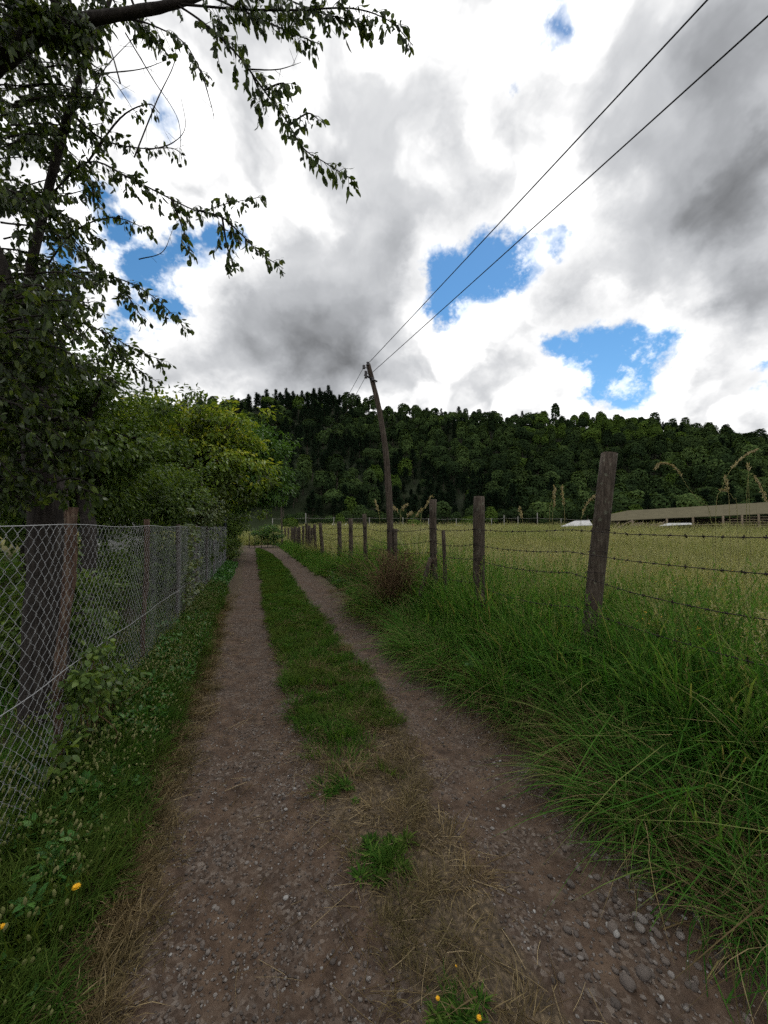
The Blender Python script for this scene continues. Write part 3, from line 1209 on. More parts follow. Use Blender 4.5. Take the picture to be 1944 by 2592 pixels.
def build_barbed():
    root = empty('barbed_wire_fence', (FENCE_X, 6, 0))
    tag(root, 'barbed wire fence on weathered round posts between lane and pasture', 'fence')
    inv = -np.array(root.location)
    r = np.random.default_rng(15)
    # (top px, top py, base px, width px)
    specs = [(1543, 1148, 1462, 41), (1213, 1257, 1207, 29), (1096, 1264, 1099, 19), (1122, 1342, 1122, 10), (922, 1301, 929, 11), (887, 1312, 889, 11),
             (859, 1320, 861, 11), (811, 1324, 819, 9), (796, 1327, 801, 8.5), (790, 1336, 790, 6), (783, 1330, 784, 7), (776, 1326, 777, 8), (768, 1331, 767, 6.5), (758, 1333, 759, 6.5), (753, 1336, 753, 5.5), (747, 1333, 747, 6.5), (742, 1337, 742, 5),
             (738, 1335, 738, 5.5), (730, 1336, 730, 5.5), (722, 1337, 722, 5), (713, 1338, 713, 5), (704, 1339, 704, 4.5), (695, 1340, 695, 4.2), (687, 1341, 687, 4)]
    ys = []
    off = []
    for k, (tx, ty, bx, wp) in enumerate(specs):
        yb = fence_y(bx, FENCE_X)
        w = FENCE_X * SY + yb * CY
        z0 = float(gz(FENCE_X, yb))
        xo = .09 if k == 3 else 0
        base = np.array((FENCE_X + xo, yb, z0 - .3))
        topp = np.array(at_w(tx, ty, w + (.12 if k == 0 else 0)))
        rad = wp * w / FPX / 2
        n = 9
        P = [base + (topp - base) * t + np.array([.010 * math.sin(4 * t + k), .012 * math.sin(3 * t + 2 * k), 0]) * (rad / .08) * (t < .99) for t in np.linspace(0, 1, n)]
        mb = MB()
        rr = rad * np.linspace(1.06, .94, n) * (1 + r.normal(0, .02, n))
        mb.tube(np.array(P) + inv, rr, 14 if wp > 12 else 9, True, .5, .05, r)
        o = mb.build('post', MATS['post_wood'], root)
        if k == 0:
            tag(o, 'thick leaning post, nearest of the fence')
        if k == 3:
            tag(o, 'thin dark stake beside the third post')
        else:
            ys.append(yb)
            off.append(rad)
    # raking braces
    for (px0, py0, px1, py1, wref, rad, lb) in ((1252, 1600, 1214, 1500, 1207, .05, 'grey brace leaning on the second post'),
                                                (1052, 1545, 1090, 1412, 1099, .045, 'dark brace leaning on the third post')):
        yb = fence_y(wref, FENCE_X)
        w = FENCE_X * SY + yb * CY
        a = np.array(at_w(px0, py0, w - .25))
        b = np.array(at_w(px1, py1, w - .09))
        a = a + (a - b) * .35
        mb = MB()
        mb.tube(np.linspace(a, b, 6) + inv, rad * np.linspace(1.1, .8, 6), 8, True, .5, .12, r)
        o = mb.build('brace', MATS['post_wood'], root)
        tag(o, lb)
    # wires with barbs
    ys2 = [-2.2, .4] + sorted(ys)
    for h, sag, seed in ((1.62, .02, 1), (1.40, .03, 2), (1.19, .045, 3), (.85, .05, 4)):
        rr = np.random.default_rng(seed)
        P = []
        for a, b in zip(ys2[:-1], ys2[1:]):
            if b - a < .3:
                continue
            dz = rr.normal(0, .02)
            for t in np.linspace(0, 1, 9)[:-1]:
                yy = a + (b - a) * t
                P.append((FENCE_X - .10 + .02 * math.sin(yy * 1.1 + seed), yy, float(gz(FENCE_X, yy)) - .09 + h - (sag + abs(dz)) * (b - a) / 2 * 4 * t * (1 - t)))
        P = np.array(P)
        mb = MB()
        mb.tube(P + inv, .0036, 5, False)
        # barbs every 11 cm as far as they can be made out
        seg = np.linalg.norm(np.diff(P, axis=0), axis=1)
        L = np.concatenate([[0], np.cumsum(seg)])
        for s in np.arange(.1, min(L[-1], 19), .115):
            i = int(np.searchsorted(L, s) - 1)
            t = (s - L[i]) / seg[i]
            c = P[i] * (1 - t) + P[i + 1] * t + inv
            for _ in range(2):
                d = rr.normal(0, 1, 3)
                d[1] *= .4
                d *= .019 / np.linalg.norm(d)
                mb.tube([c - d, c + d], .0028, 3, False)
            mb.tube([c + np.array([0, -.008, 0]), c + np.array([0, .008, 0])], .0070, 5, True)
        mb.build('barbed_wire', MATS['rust_wire'], root)
    # staples and wire wraps on the near posts
    for (tx, ty, bx, wp) in specs[:3]:
        yb = fence_y(bx, FENCE_X)
        w = FENCE_X * SY + yb * CY
        z0 = float(gz(FENCE_X, yb))
        base = np.array((FENCE_X, yb, z0))
        topp = np.array(at_w(tx, ty, w))
        rad = wp * w / FPX / 2
        for h in (1.62, 1.40, 1.19):
            z = z0 - .09 + h
            t = (z - base[2]) / (topp[2] - base[2])
            c = base + (topp - base) * t
            a = np.linspace(0, 6.283, 13)
            P = np.stack([c[0] + np.cos(a) * rad * 1.07, c[1] + np.sin(a) * rad * 1.07, z + .01 * np.sin(a * 2)], -1)
            mb = MB()
            mb.tube(P + inv, .0035, 5, False)
            mb.build('wire_wrap', MATS['rust_wire'], root)


build_barbed()

# ------------------------------------------------------------------ power pole and lines
POLE_PX = [(991, 1500), (989, 1390), (985, 1265), (977, 1150), (967, 1080), (956, 1018), (944, 970), (932, 922)]
POLE_Y = fence_y(990, FENCE_X + .02)
POLE_W = (FENCE_X + .02) * SY + POLE_Y * CY


def build_pole():
    base = at_w(990, 1500, POLE_W)
    root = empty('power_pole', (base.x, base.y, 0))
    tag(root, 'crooked weathered power pole leaning over the wire fence', 'power pole')
    inv = -np.array(root.location)
    r = np.random.default_rng(3)
    P = [np.array(at_w(px, py, POLE_W)) for px, py in POLE_PX]
    P[0][2] = -.4
    C = curve_pts(P, 4)
    n = len(C)
    hh = (C[:, 2] - C[0, 2]) / (C[-1, 2] - C[0, 2])
    rad = .098 - .042 * hh
    mb = MB()
    mb.tube(C + inv, rad * (1 + r.normal(0, .03, n)), 12, True, .5, .05, r)
    mb.build('shaft', MATS['pole_wood'], root)
    # buried stub the pole is wired to
    mb = MB()
    s0 = np.array(at_w(1000, 1500, POLE_W - .06))
    s0[2] = -.3
    s1 = np.array(at_w(1001, 1338, POLE_W - .06))
    mb.tube(np.linspace(s0, s1, 6) + inv, .05, 9, True, .5, .1, r)
    tag(mb.build('stub', MATS['post_wood'], root), 'short stub post strapped to the foot of the pole')
    for py in (1342, 1392):
        c = np.array(at_w(994, py, POLE_W - .03))
        a = np.linspace(0, 6.283, 15)
        mb = MB()
        mb.tube(np.stack([c[0] + np.cos(a) * .17, c[1] + np.sin(a) * .125, c[2] + .01 * np.sin(a)], -1) + inv, .008, 5, False)
        mb.build('strap', MATS['rust_wire'], root)
    # crossarm
    a, b = np.array(at_w(922, 949, POLE_W - .08)), np.array(at_w(955, 966, POLE_W - .08))
    mb = MB()
    mb.tube(np.linspace(a, b, 4) + inv, .022, 4, True)
    mb.build('crossarm', MATS['iron'], root)
    mb = MB()
    mb.tube([np.array(at_w(952, 965, POLE_W - .08)) + inv, np.array(at_w(946, 973, POLE_W - .06)) + inv], .008, 5)
    mb.build('arm_brace', MATS['iron'], root)
    # spool insulators on brackets
    pts = {}
    for nm, (px, py), dw in (('a', (931, 921), -.10), ('b', (921, 929), -.12), ('c', (926, 944), -.10), ('d', (944, 960), -.12), ('e', (926, 953), -.12)):
        c = np.array(at_w(px, py, POLE_W + dw))
        mb = MB()
        prof = [(-.045, .02), (-.04, .036), (-.015, .036), (0, .022), (.015, .036), (.04, .036), (.045, .02)]
        mb.tube(np.array([c + np.array([0, 0, z]) for z, _ in prof]) + inv, [q for _, q in prof], 10, True)
        o = mb.build('insulator', MATS['porcelain'], root)
        mb = MB()
        k = int(np.argmin(np.abs(C[:, 2] - c[2])))
        mb.tube([c + inv, C[k] + inv], .009, 5)
        obj('bracket', mb.mesh('bracket', MATS['iron']), o)
        pts[nm] = c
    return pts, C[-1]


ins, pole_top = build_pole()


def cable(name, a, b, sag, label, rad=.006):
    a, b = np.array(a), np.array(b)
    t = np.linspace(0, 1, 60)[:, None]
    P = a + (b - a) * t
    P[:, 2] -= sag * 4 * (t * (1 - t))[:, 0]
    mb = MB()
    mb.tube(P, rad, 5, False)
    o = mb.build(name, MATS['cable'])
    return tag(o, label, 'cable')


def extend(a, through, far_y):
    a, b = np.array(a), np.array(through)
    k = (far_y - a[1]) / (b[1] - a[1])
    return a + (b - a) * k


q1 = at_x(1775, 0, pole_top[0] + .32)
q2 = at_x(1944, 23, pole_top[0] + .62)
cable('power_cable', ins['a'], extend(ins['a'], q1, -18), .06, 'upper of the two black power lines crossing the sky', .0068)
cable('power_cable', np.array(at_w(942, 943, POLE_W - .06)), extend(at_w(942, 943, POLE_W - .06), q2, -18), .06, 'lower of the two black power lines crossing the sky', .0068)
# next pole down the lane
FP_W = 33.0


def build_far_pole():
    b = at_w(714, 1384, FP_W)
    root = empty('power_pole', (b.x, b.y, 0))
    tag(root, 'thin dark power pole beyond the end of the lane', 'power pole')
    mb = MB()
    top = np.array(at_w(712, 1262, FP_W))
    P = np.linspace((b.x, b.y, -.3), top, 7) + np.array([[.02 * math.sin(k), 0, 0] for k in range(7)]) - np.array(root.location)
    mb.tube(P, np.linspace(.085, .06, 7), 8, True, .5, .08)
    mb.build('shaft', MATS['bark_pale'], root)
    mb = MB()
    mb.tube([top + np.array([-.3, 0, -.15]) - np.array(root.location), top + np.array([.3, 0, -.15]) - np.array(root.location)], .03, 4)
    mb.build('crossarm', MATS['iron'], root)
    return top


ft = build_far_pole()
cable('power_cable', ins['b'], ft + np.array([-.3, 0, -.12]), .55, 'left power line running from the crooked pole to the far one', .0055)
cable('power_cable', ins['e'], ft + np.array([.3, 0, -.12]), .55, 'right power line running from the crooked pole to the far one', .0055)

# ------------------------------------------------------------------ trees


def clumps(mb, centers, size, nper, leaf, rng, flat=.55, droop=.5, width=.5, vfun=None, fine=False, out_from=None):
    for c in centers:
        k = int(nper * rng.uniform(.7, 1.3))
        sz = size * rng.uniform(.7, 1.35)
        q = rng.normal(0, 1, (k, 3))
        q /= np.linalg.norm(q, axis=1, keepdims=True)
        q *= (rng.uniform(0, 1, (k, 1)) ** .5) * sz
        q[:, 2] *= flat
        C = np.asarray(c) + q
        D = q / sz + np.array([0, 0, -droop]) + rng.normal(0, .4, (k, 3))
        if out_from is not None:
            o = np.asarray(c) - np.asarray(out_from)
            D = D + .5 * o / (np.linalg.norm(o) + 1e-6)
        Nn = np.stack([rng.normal(0, .5, k), rng.normal(0, .5, k), np.ones(k)], -1)
        v = rng.uniform(0, 1, k) if vfun is None else vfun(C, k, c)
        mb.leaves(C, D, Nn, leaf * rng.uniform(.6, 1.3, k), leaf * width, np.clip(v, 0, 1), fine)


def shell(n, c, rad, rng, inner=.45, lump=.18, zmin=-1):
    out = []
    while len(out) < n:
        q = rng.normal(0, 1, 3)
        q /= np.linalg.norm(q)
        if q[2] < zmin:
            continue
        r = rng.uniform(inner ** 2, 1) ** .5
        r *= 1 + lump * math.sin(q[0] * 5 + c[0]) * math.sin(q[1] * 6 + c[1]) + lump * math.sin(q[2] * 7 + c[2])
        out.append(np.asarray(c) + q * np.asarray(rad) * r)
    return out


def limbs_to(mb, start, targets, r0, rng, sides=6):
    start = np.asarray(start, float)
    for t in targets:
        t = np.asarray(t, float)
        mid = start * .5 + t * .5 + rng.normal(0, .06, 3) * np.linalg.norm(t - start)
        mid[2] += .08 * np.linalg.norm(t - start)
        P = curve_pts([start, mid, t], 5)
        mb.tube(P, np.linspace(r0, r0 * .18, len(P)), sides, False, .5, .08, rng)


def tree(name, label, cat, base, trunk_pts, trunk_r, crown_c, crown_r, nclump, clump, nper, leaf, mat, seed, bark='bark', inner=.4, nlimb=14,
         droop=.5, width=.5, vfun=None, group=None, zmin=-1, flat=.55, extra=None, fine=False):
    rng = np.random.default_rng(seed)
    root = empty(name, base)
    tag(root, label, cat, group)
    inv = -np.array(root.location)
    mb = MB()
    C = curve_pts(trunk_pts, 6)
    mb.tube(C + inv, np.linspace(trunk_r * 1.15, trunk_r * .6, len(C)), 10, True, .5, .1, rng)
    cs = shell(nclump, crown_c, crown_r, rng, inner, zmin=zmin)
    if extra:
        cs += [np.asarray(e) for e in extra]
    mb.build('trunk', MATS[bark], root)
    lm = MB()
    idx = rng.choice(len(cs), min(nlimb, len(cs)), replace=False)
    limbs_to(lm, C[-1] + inv, [cs[i] + inv for i in idx], trunk_r * .5, rng)
    lm.build('limbs', MATS[bark], root)
    fm = MB()
    clumps(fm, [c + inv for c in cs], clump, nper, leaf, rng, flat, droop, width, (None if vfun is None else (lambda C_, k, c: vfun(C_ - inv, k, c - inv, rng))), fine,
           np.asarray(crown_c) + inv)
    fm.build('crown', MATS[mat], root)
    return root


# --- the near fruit tree whose sprays hang over the picture


def build_near_tree():
    rng = np.random.default_rng(42)
    bx, by = -1.52, 3.68
    root = empty('fruit_tree', (bx, by, 0))
    tag(root, 'near fruit tree behind the chain-link fence with leafy branches hanging overhead', 'tree')
    inv = -np.array(root.location)
    VS = 1.1718

    def V(vx, vy, w):
        return np.array(at_w(vx * VS, vy * VS, w))
    tr = MB()
    T0 = [np.array((bx, by, -.2)), np.array((bx + .02, by, .6)), np.array((bx, by + .02, 1.5)), V(95, 1000, 3.0), V(85, 850, 3.05)]
    C = curve_pts(T0, 6)
    tr.tube(C + inv, np.linspace(.155, .115, len(C)), 12, True, .5, .07, rng)
    tr.build('trunk', MATS['bark'], root)
    fork = T0[-1]
    big = MB()
    L1 = curve_pts([fork, V(20, 640, 2.9), V(-70, 400, 2.7), V(-60, 200, 2.5), V(20, 112, 2.45), V(130, 55, 2.45), V(250, 33, 2.45), V(380, 8, 2.5), V(520, -40, 2.6), V(700, -80, 2.7)], 7)
    big.tube(L1 + inv, np.interp(np.linspace(0, 1, len(L1)), [0, .45, .6, 1], [.075, .062, .036, .014]), 9, True, .5, .08, rng)
    L2 = curve_pts([fork, V(60, 640, 3.1), V(100, 430, 3.1), V(150, 240, 3.0), V(190, 120, 2.9), V(230, 20, 2.9), V(260, -80, 2.9)], 7)
    big.tube(L2 + inv, np.linspace(.045, .012, len(L2)), 8, True, .5, .08, rng)
    L3 = curve_pts([fork, V(-30, 760, 3.4), V(-160, 560, 3.5), V(-260, 300, 3.5)], 6)
    big.tube(L3 + inv, np.linspace(.065, .02, len(L3)), 8, True, .5, .08, rng)
    # sprays: view-pixel polylines with their own distances
    S = [
        ([(380, 8, 2.5), (520, 20, 2.5), (640, 22, 2.45), (760, 18, 2.45), (840, 45, 2.4), (892, 98, 2.4)], 1.0),
        ([(520, -40, 2.6), (600, -10, 2.55), (700, 30, 2.5), (800, 50, 2.45)], 1.2),
        ([(450, -10, 2.55), (560, 40, 2.6), (640, 75, 2.6), (690, 95, 2.6)], 1.1),
        ([(380, 8, 2.5), (440, 50, 2.5), (510, 115, 2.5), (570, 195, 2.5), (615, 255, 2.5), (655, 320, 2.5), (700, 350, 2.5), (760, 388, 2.5)], .9),
        ([(250, 33, 2.45), (330, 55, 2.6), (400, 95, 2.7), (440, 170, 2.7)], .7),
        ([(570, 195, 2.5), (610, 180, 2.5), (625, 200, 2.5)], .9),
        ([(625, 270, 2.5), (665, 245, 2.5), (690, 260, 2.5)], .8),
        ([(545, 160, 2.5), (560, 200, 2.55), (570, 240, 2.55)], .7),
        ([(100, 430, 3.1), (190, 350, 3.0), (280, 385, 2.95), (370, 430, 2.9), (430, 455, 2.9), (490, 440, 2.9), (565, 425, 2.9)], .9),
        ([(430, 455, 2.9), (480, 470, 2.9), (520, 505, 2.9), (560, 545, 2.9), (612, 580, 2.9)], .8),
        ([(480, 470, 2.9), (490, 530, 2.95), (505, 580, 2.95)], .8),
        ([(370, 430, 2.9), (390, 480, 2.9), (412, 540, 2.9)], .8),
        ([(150, 240, 3.0), (220, 300, 3.0), (300, 320, 3.0), (370, 320, 3.0), (395, 335, 3.0)], .7),
        ([(190, 350, 3.0), (260, 255, 3.0), (320, 225, 3.0), (345, 245, 3.0)], .5),
        ([(60, 640, 3.1), (150, 510, 3.1), (240, 470, 3.1), (320, 495, 3.1)], .8),
        ([(60, 640, 3.1), (160, 590, 3.2), (250, 600, 3.2), (330, 640, 3.2), (400, 708, 3.2)], .9),
        ([(250, 600, 3.2), (280, 645, 3.2), (310, 690, 3.2)], .8),
        ([(50, 740, 3.2), (130, 690, 3.3), (220, 715, 3.3), (290, 755, 3.3), (355, 780, 3.3)], .9),
        ([(220, 715, 3.3), (260, 770, 3.3), (340, 825, 3.3)], .8),
        ([(60, 800, 3.2), (140, 780, 3.4), (210, 805, 3.4), (260, 830, 3.4)], .9),
    ]
    # inner mass at the left
    for _ in range(105):
        x0, y0 = rng.uniform(-120, 60), rng.uniform(20, 900)
        w0 = rng.uniform(2.5, 3.9)
        ln = rng.uniform(110, 230)
        dy = rng.uniform(-60, 120)
        if x0 + ln > 235 - (40 if 420 < y0 < 620 else 0):
            ln = 225 - x0
        S.append(([(x0, y0, w0), (x0 + ln * .5, y0 + dy * .3 - 12, w0), (x0 + ln, y0 + dy, w0 + rng.uniform(-.2, .3))], rng.uniform(.8, 1.15)))
    for _ in range(62):
        x0, y0 = rng.uniform(-110, 60), rng.uniform(600, 1060)
        w0 = rng.uniform(2.25, 2.85)
        ln = rng.uniform(70, 170)
        S.append(([(x0, y0, w0), (x0 + ln * .5, y0 - 8, w0), (x0 + ln, y0 + rng.uniform(-10, 60), w0)], rng.uniform(.9, 1.2)))
    for _ in range(22):
        x0, y0 = rng.uniform(-60, 130), rng.uniform(880, 1075)
        S.append(([(x0, y0, 2.5), (x0 + 50, y0 - 8, 2.5), (x0 + 100, y0 + rng.uniform(-10, 25), 2.55)], 1.1))
    for _ in range(26):                                             # the crown goes on out of sight to the left and above
        x0, y0 = rng.uniform(-500, -60), rng.uniform(-250, 900)
        w0 = rng.uniform(2.4, 4.2)
        S.append(([(x0 - 60, y0, w0), (x0 + 40, y0 - 10, w0), (x0 + 150, y0 + 60, w0)], 1.0))
    for _ in range(20):
        x0, y0 = rng.uniform(-60, 140), rng.uniform(-20, 110)
        S.append(([(x0 - 40, y0 - 40, 2.35), (x0 + 20, y0 - 10, 2.35), (x0 + 80, y0 + rng.uniform(0, 50), 2.35)], 1.1))
    for _ in range(12):
        x0, y0 = rng.uniform(-40, 330), rng.uniform(-30, 70)
        S.append(([(x0, y0 - 70, 2.6), (x0 + 20, y0 - 20, 2.6), (x0 + 60, y0 + rng.uniform(10, 45), 2.6)], 1.0))
    tw = MB()
    lf = MB()
    for si, (pts, dens) in enumerate(S):
        dens *= 1.5 if si < 20 else 1.0
        P = curve_pts([V(*p) for p in pts], 10)
        P = P[::2] if len(P) > 24 else P
        tw.tube(P + inv, np.linspace(.009, .0026, len(P)), 4, False, .5, .1, rng)
        seg = np.linalg.norm(np.diff(P, axis=0), axis=1)
        L = np.concatenate([[0], np.cumsum(seg)])
        tot = L[-1]
        C_, D_ = [], []
        for s in np.arange(tot * .10, tot, .034 / dens):
            i = min(int(np.searchsorted(L, s)) - 1, len(P) - 2)
            i = max(i, 0)
            t = (s - L[i]) / seg[i]
            c = P[i] * (1 - t) + P[i + 1] * t
            tan = (P[i + 1] - P[i]) / seg[i]
            side = rng.normal(0, 1, 3)
            side -= tan * side.dot(tan)
            side /= np.linalg.norm(side)
            tl = rng.uniform(.03, .15) * (1.15 - .55 * s / tot)
            e = c + side * tl * .75 + tan * tl * .6 + np.array([0, 0, -.35 * tl])
            tw.tube(np.array([c, (c + e) / 2 + np.array([0, 0, .01]), e]) + inv, [.0022, .0017, .0012], 3, False)
            for q in np.linspace(.35, 1, max(3, int(tl / .017))):
                C_.append(c + (e - c) * q)
                dd = side * rng.uniform(-.5, .8) + tan * rng.uniform(-.1, .6) + np.array([0, 0, -rng.uniform(.35, 1.35)]) + rng.normal(0, .3, 3)
                D_.append(dd)
        k = len(C_)
        if k:
            lf.leaves(np.array(C_) + inv, np.array(D_), rng.normal(0, 1, (k, 3)) + np.array([0, 0, .4]), rng.uniform(.036, .082, k), rng.uniform(.020, .036, k), rng.uniform(0, 1, k) ** 1.3)
    # bare twigs
    for pts in ([(290, 340, 2.9), (340, 215, 2.9), (375, 140, 2.9), (378, 90, 2.9)], [(315, 325, 2.9), (370, 310, 2.9), (400, 275, 2.9), (390, 205, 2.9)], [(200, 210, 2.8), (225, 150, 2.8), (300, 70, 2.8)],
                [(200, 160, 2.8), (300, 150, 2.8), (360, 130, 2.8)], [(170, 120, 2.8), (240, 170, 2.8), (290, 240, 2.8)], [(260, 180, 2.8), (240, 110, 2.8), (220, 60, 2.8)],
                [(300, 560, 3.1), (350, 545, 3.1), (372, 500, 3.1)], [(540, 150, 2.5), (600, 150, 2.5), (650, 135, 2.5)], [(440, 170, 2.7), (450, 205, 2.7), (462, 250, 2.7)],
                [(150, 250, 2.9), (210, 190, 2.9), (240, 100, 2.9)], [(270, 70, 2.7), (330, 170, 2.9), (385, 260, 2.9), (388, 350, 2.9)]):
        P = curve_pts([V(*p) for p in pts], 8)
        tw.tube(P + inv, np.linspace(.006, .0016, len(P)), 4, False, .5, .1, rng)
        for _ in range(5):
            i = rng.integers(3, len(P) - 1)
            d = rng.normal(0, 1, 3) * .05
            tw.tube([P[i] + inv, P[i] + d + inv], [.0018, .0008], 3, False)
    big.build('limbs', MATS['bark'], root)
    tw.build('twigs', MATS['bark'], root)
    lf.build('leaves', MATS['leaf_near'], root)


build_near_tree()

VSC = 1.1718


def VP(vx, vy, w):
    return np.array(at_w(vx * VSC, vy * VSC, w))


def gbase(p):
    return np.array((p[0], p[1], float(gz(p[0], p[1]))))


# second tree: dark mass over the fence
c = VP(120, 950, 6.0)
b = np.array((-2.1, 6.1, 0))
tree('orchard_tree', 'dark green orchard tree filling the left edge above the fence', 'tree', b, [b - (0, 0, .2), b + (.0, 0, .8), b + (-.05, .2, 1.7), c + (0.2, 0, -.3)], .11,
     c, (1.75, 2.0, 1.3), 300, .36, 80, .095, 'leaf_mid', 5, inner=.25, width=.55, droop=.6)
c = VP(30, 880, 5.0)
b = np.array((-4.2, 5.2, 0))
tree('orchard_tree', 'leafy orchard tree behind the fence at the far left of the frame', 'tree', b, [b - (0, 0, .2), b + (0, 0, 1.2), b + (.1, .1, 2.0)], .12,
     c + (-.6, .6, .2), (1.6, 1.8, 1.7), 200, .36, 80, .095, 'leaf_mid', 6, inner=.25, width=.55, droop=.6)


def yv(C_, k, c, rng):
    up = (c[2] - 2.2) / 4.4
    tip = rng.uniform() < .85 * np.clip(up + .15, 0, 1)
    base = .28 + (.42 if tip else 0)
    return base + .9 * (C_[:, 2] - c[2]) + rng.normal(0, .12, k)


c = VP(425, 985, 13.0)
b = np.array((-2.3, 14.8, 0))
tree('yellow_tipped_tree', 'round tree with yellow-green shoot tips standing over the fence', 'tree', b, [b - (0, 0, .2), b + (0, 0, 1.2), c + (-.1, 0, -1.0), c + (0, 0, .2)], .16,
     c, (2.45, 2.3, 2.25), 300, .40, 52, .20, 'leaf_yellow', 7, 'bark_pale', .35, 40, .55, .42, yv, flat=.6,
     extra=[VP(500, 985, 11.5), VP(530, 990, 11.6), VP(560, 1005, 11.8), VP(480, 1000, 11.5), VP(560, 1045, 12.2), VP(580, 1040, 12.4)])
c = VP(545, 1010, 20.0)
b = np.array((-1.75, 20.5, 0))
tree('ash_tree', 'fresh green tree leaning over the lane behind the yellow-tipped one', 'tree', b, [b - (0, 0, .2), b + (0, 0, 1.5), b + (.4, .1, 3.2), c], .15,
     c, (2.0, 2.3, 2.7), 210, .55, 64, .24, 'leaf_bush', 8, inner=.3, droop=.45, width=.4)
c = VP(330, 1075, 9.0)
b = gbase(c + (-.2, .2, 0))
tree('leafy_shrub', 'mid-green shrub behind the fence below the yellow-tipped tree', 'shrub', b, [b - (0, 0, .2), b + (0, 0, .6), c + (0, 0, -.3)], .05,
     c, (1.25, 1.3, .8), 150, .3, 60, .10, 'leaf_mid', 9, inner=.2)
c = VP(425, 1110, 10.0)
b = gbase(c)
tree('leafy_shrub', 'pale-leaved shrub peeping over the middle of the chain-link fence', 'shrub', b, [b - (0, 0, .2), b + (0, 0, .6), c + (0, 0, -.3)], .04,
     c, (.75, .8, .65), 40, .26, 46, .10, 'leaf_pale', 10, inner=.2)
c = np.array((-1.25, 19.6, 1.4))
b = np.array((-1.25, 19.6, 0.))
tree('roadside_bush', 'dense bush at the lane edge just past the end post of the fence', 'bush', b, [b - (0, 0, .2), b + (0, 0, .6), b + (0, 0, 1.3)], .06,
     c, (.75, 1.5, 1.5), 90, .32, 60, .11, 'leaf_mid', 12, inner=.2, extra=[(-.95, 18.9, .3), (-.9, 19.5, .35), (-.9, 20.3, .3), (-1.0, 21, .4)])
c = np.array((-1.5, 25.0, 1.6))
b = np.array((-1.5, 25.0, 0.))
tree('roadside_bush', 'shaded bush further down the lane below the green tree', 'bush', b, [b - (0, 0, .2), b + (0, 0, .6), b + (0, 0, 1.3)], .06,
     c, (1.0, 3.2, 1.8), 110, .45, 50, .16, 'leaf_mid', 13, inner=.2)
# a hedge of garden trees behind these so that the hill does not show under the crowns
for k, (vx, vy, w, rx, rz, lb) in enumerate([(60, 1060, 11.0, 2.6, 1.5, 'garden tree behind the orchard at the left edge of the frame'),
                                             (230, 1040, 14.0, 2.6, 1.9, 'garden tree between the orchard and the yellow-tipped tree'),
                                             (330, 990, 20.0, 3.0, 3.2, 'tall garden tree behind the left shoulder of the yellow-tipped tree'),
                                             (120, 1000, 20.0, 5.0, 4.0, 'broad garden tree far back behind the orchard'),
                                             (470, 1080, 24.0, 2.4, 2.3, 'shaded garden tree behind the trunk of the yellow-tipped tree')]):
    c = VP(vx, vy, w)
    b = gbase(c)
    tree('garden_tree', lb, 'tree', b, [b - (0, 0, .2), b + (0, 0, .9), c + (0, 0, -.4)], .12, c, (rx, rx, rz), 110, .2 * rx + .12, 55, .10 + .05 * rx, 'leaf_mid', 60 + k, inner=.25)

for k, (X_, Y_, h_, lb) in enumerate([(-1.95, 4.9, 1.1, 'low shrub behind the fence between the reddish post and the second post'), (-2.5, 7.2, 1.5, 'dark shrub behind the fence just past the second post'),
                                      (-2.0, 9.3, 1.5, 'shrub behind the fence past the third post'), (-1.9, 11.8, 1.6, 'shrub behind the far half of the fence'),
                                      (-1.9, 14.6, 1.7, 'shrub behind the fence under the yellow-tipped tree'), (-3.6, 4.6, 1.6, 'dark shrub behind the thick trunk at the left edge'),
                                      (-5.5, 8.5, 2.0, 'broad dark shrub deep in the yard behind the fence'), (-1.85, 17.0, 1.7, 'shrub behind the end post of the fence')]):
    b = np.array((X_, Y_, 0.05))
    tree('yard_shrub', lb, 'shrub', b, [b - (0, 0, .2), b + (0, 0, .3), b + (0, 0, .7)], .03, b + (0, 0, h_ * .55), (h_ * .48, h_ * .62, h_ * .55), 70, .24, 55, .085, 'leaf_mid', 300 + k, inner=.15, nlimb=10)

# vine arbour at the end of the lane


def build_arbour():
    w = 31.0
    root = empty('vine_arbour', tuple(gbase(at_w(680, 1383, w))))
    tag(root, 'low vine-covered arbour on dark stakes at the end of the lane', 'arbour')
    inv = -np.array(root.location)
    rng = np.random.default_rng(9)
    for px, ty in ((631, 1352), (645, 1342), (662, 1346), (678, 1346), (692, 1338)):
        b = np.array(at_w(px, 1384, w))
        b[2] = -.1
        t = np.array(at_w(px, ty, w))
        mb = MB()
        mb.tube(np.linspace(b, t, 4) + inv, .028, 6, True, .5, .1, rng)
        mb.build('stake', MATS['bark'], root)
    cs = []
    for _ in range(60):
        px = rng.uniform(640, 714)
        top = 1342 - 16 * math.sin(np.clip((px - 648) / 60, 0, 1) * 2.6)
        cs.append(np.array(at_w(px, rng.uniform(top + 2, 1352 if px < 690 else 1360), w + rng.uniform(-.8, 1.2))))
    for _ in range(34):
        cs.append(np.array(at_w(rng.uniform(648, 704), rng.uniform(1352, 1378), w + rng.uniform(-.3, .8))))
    mb = MB()
    clumps(mb, [q + inv for q in cs], .3, 40, .13, rng)
    mb.build('vine', MATS['leaf_bush'], root)


build_arbour()

# brambles and creepers on the chain-link fence


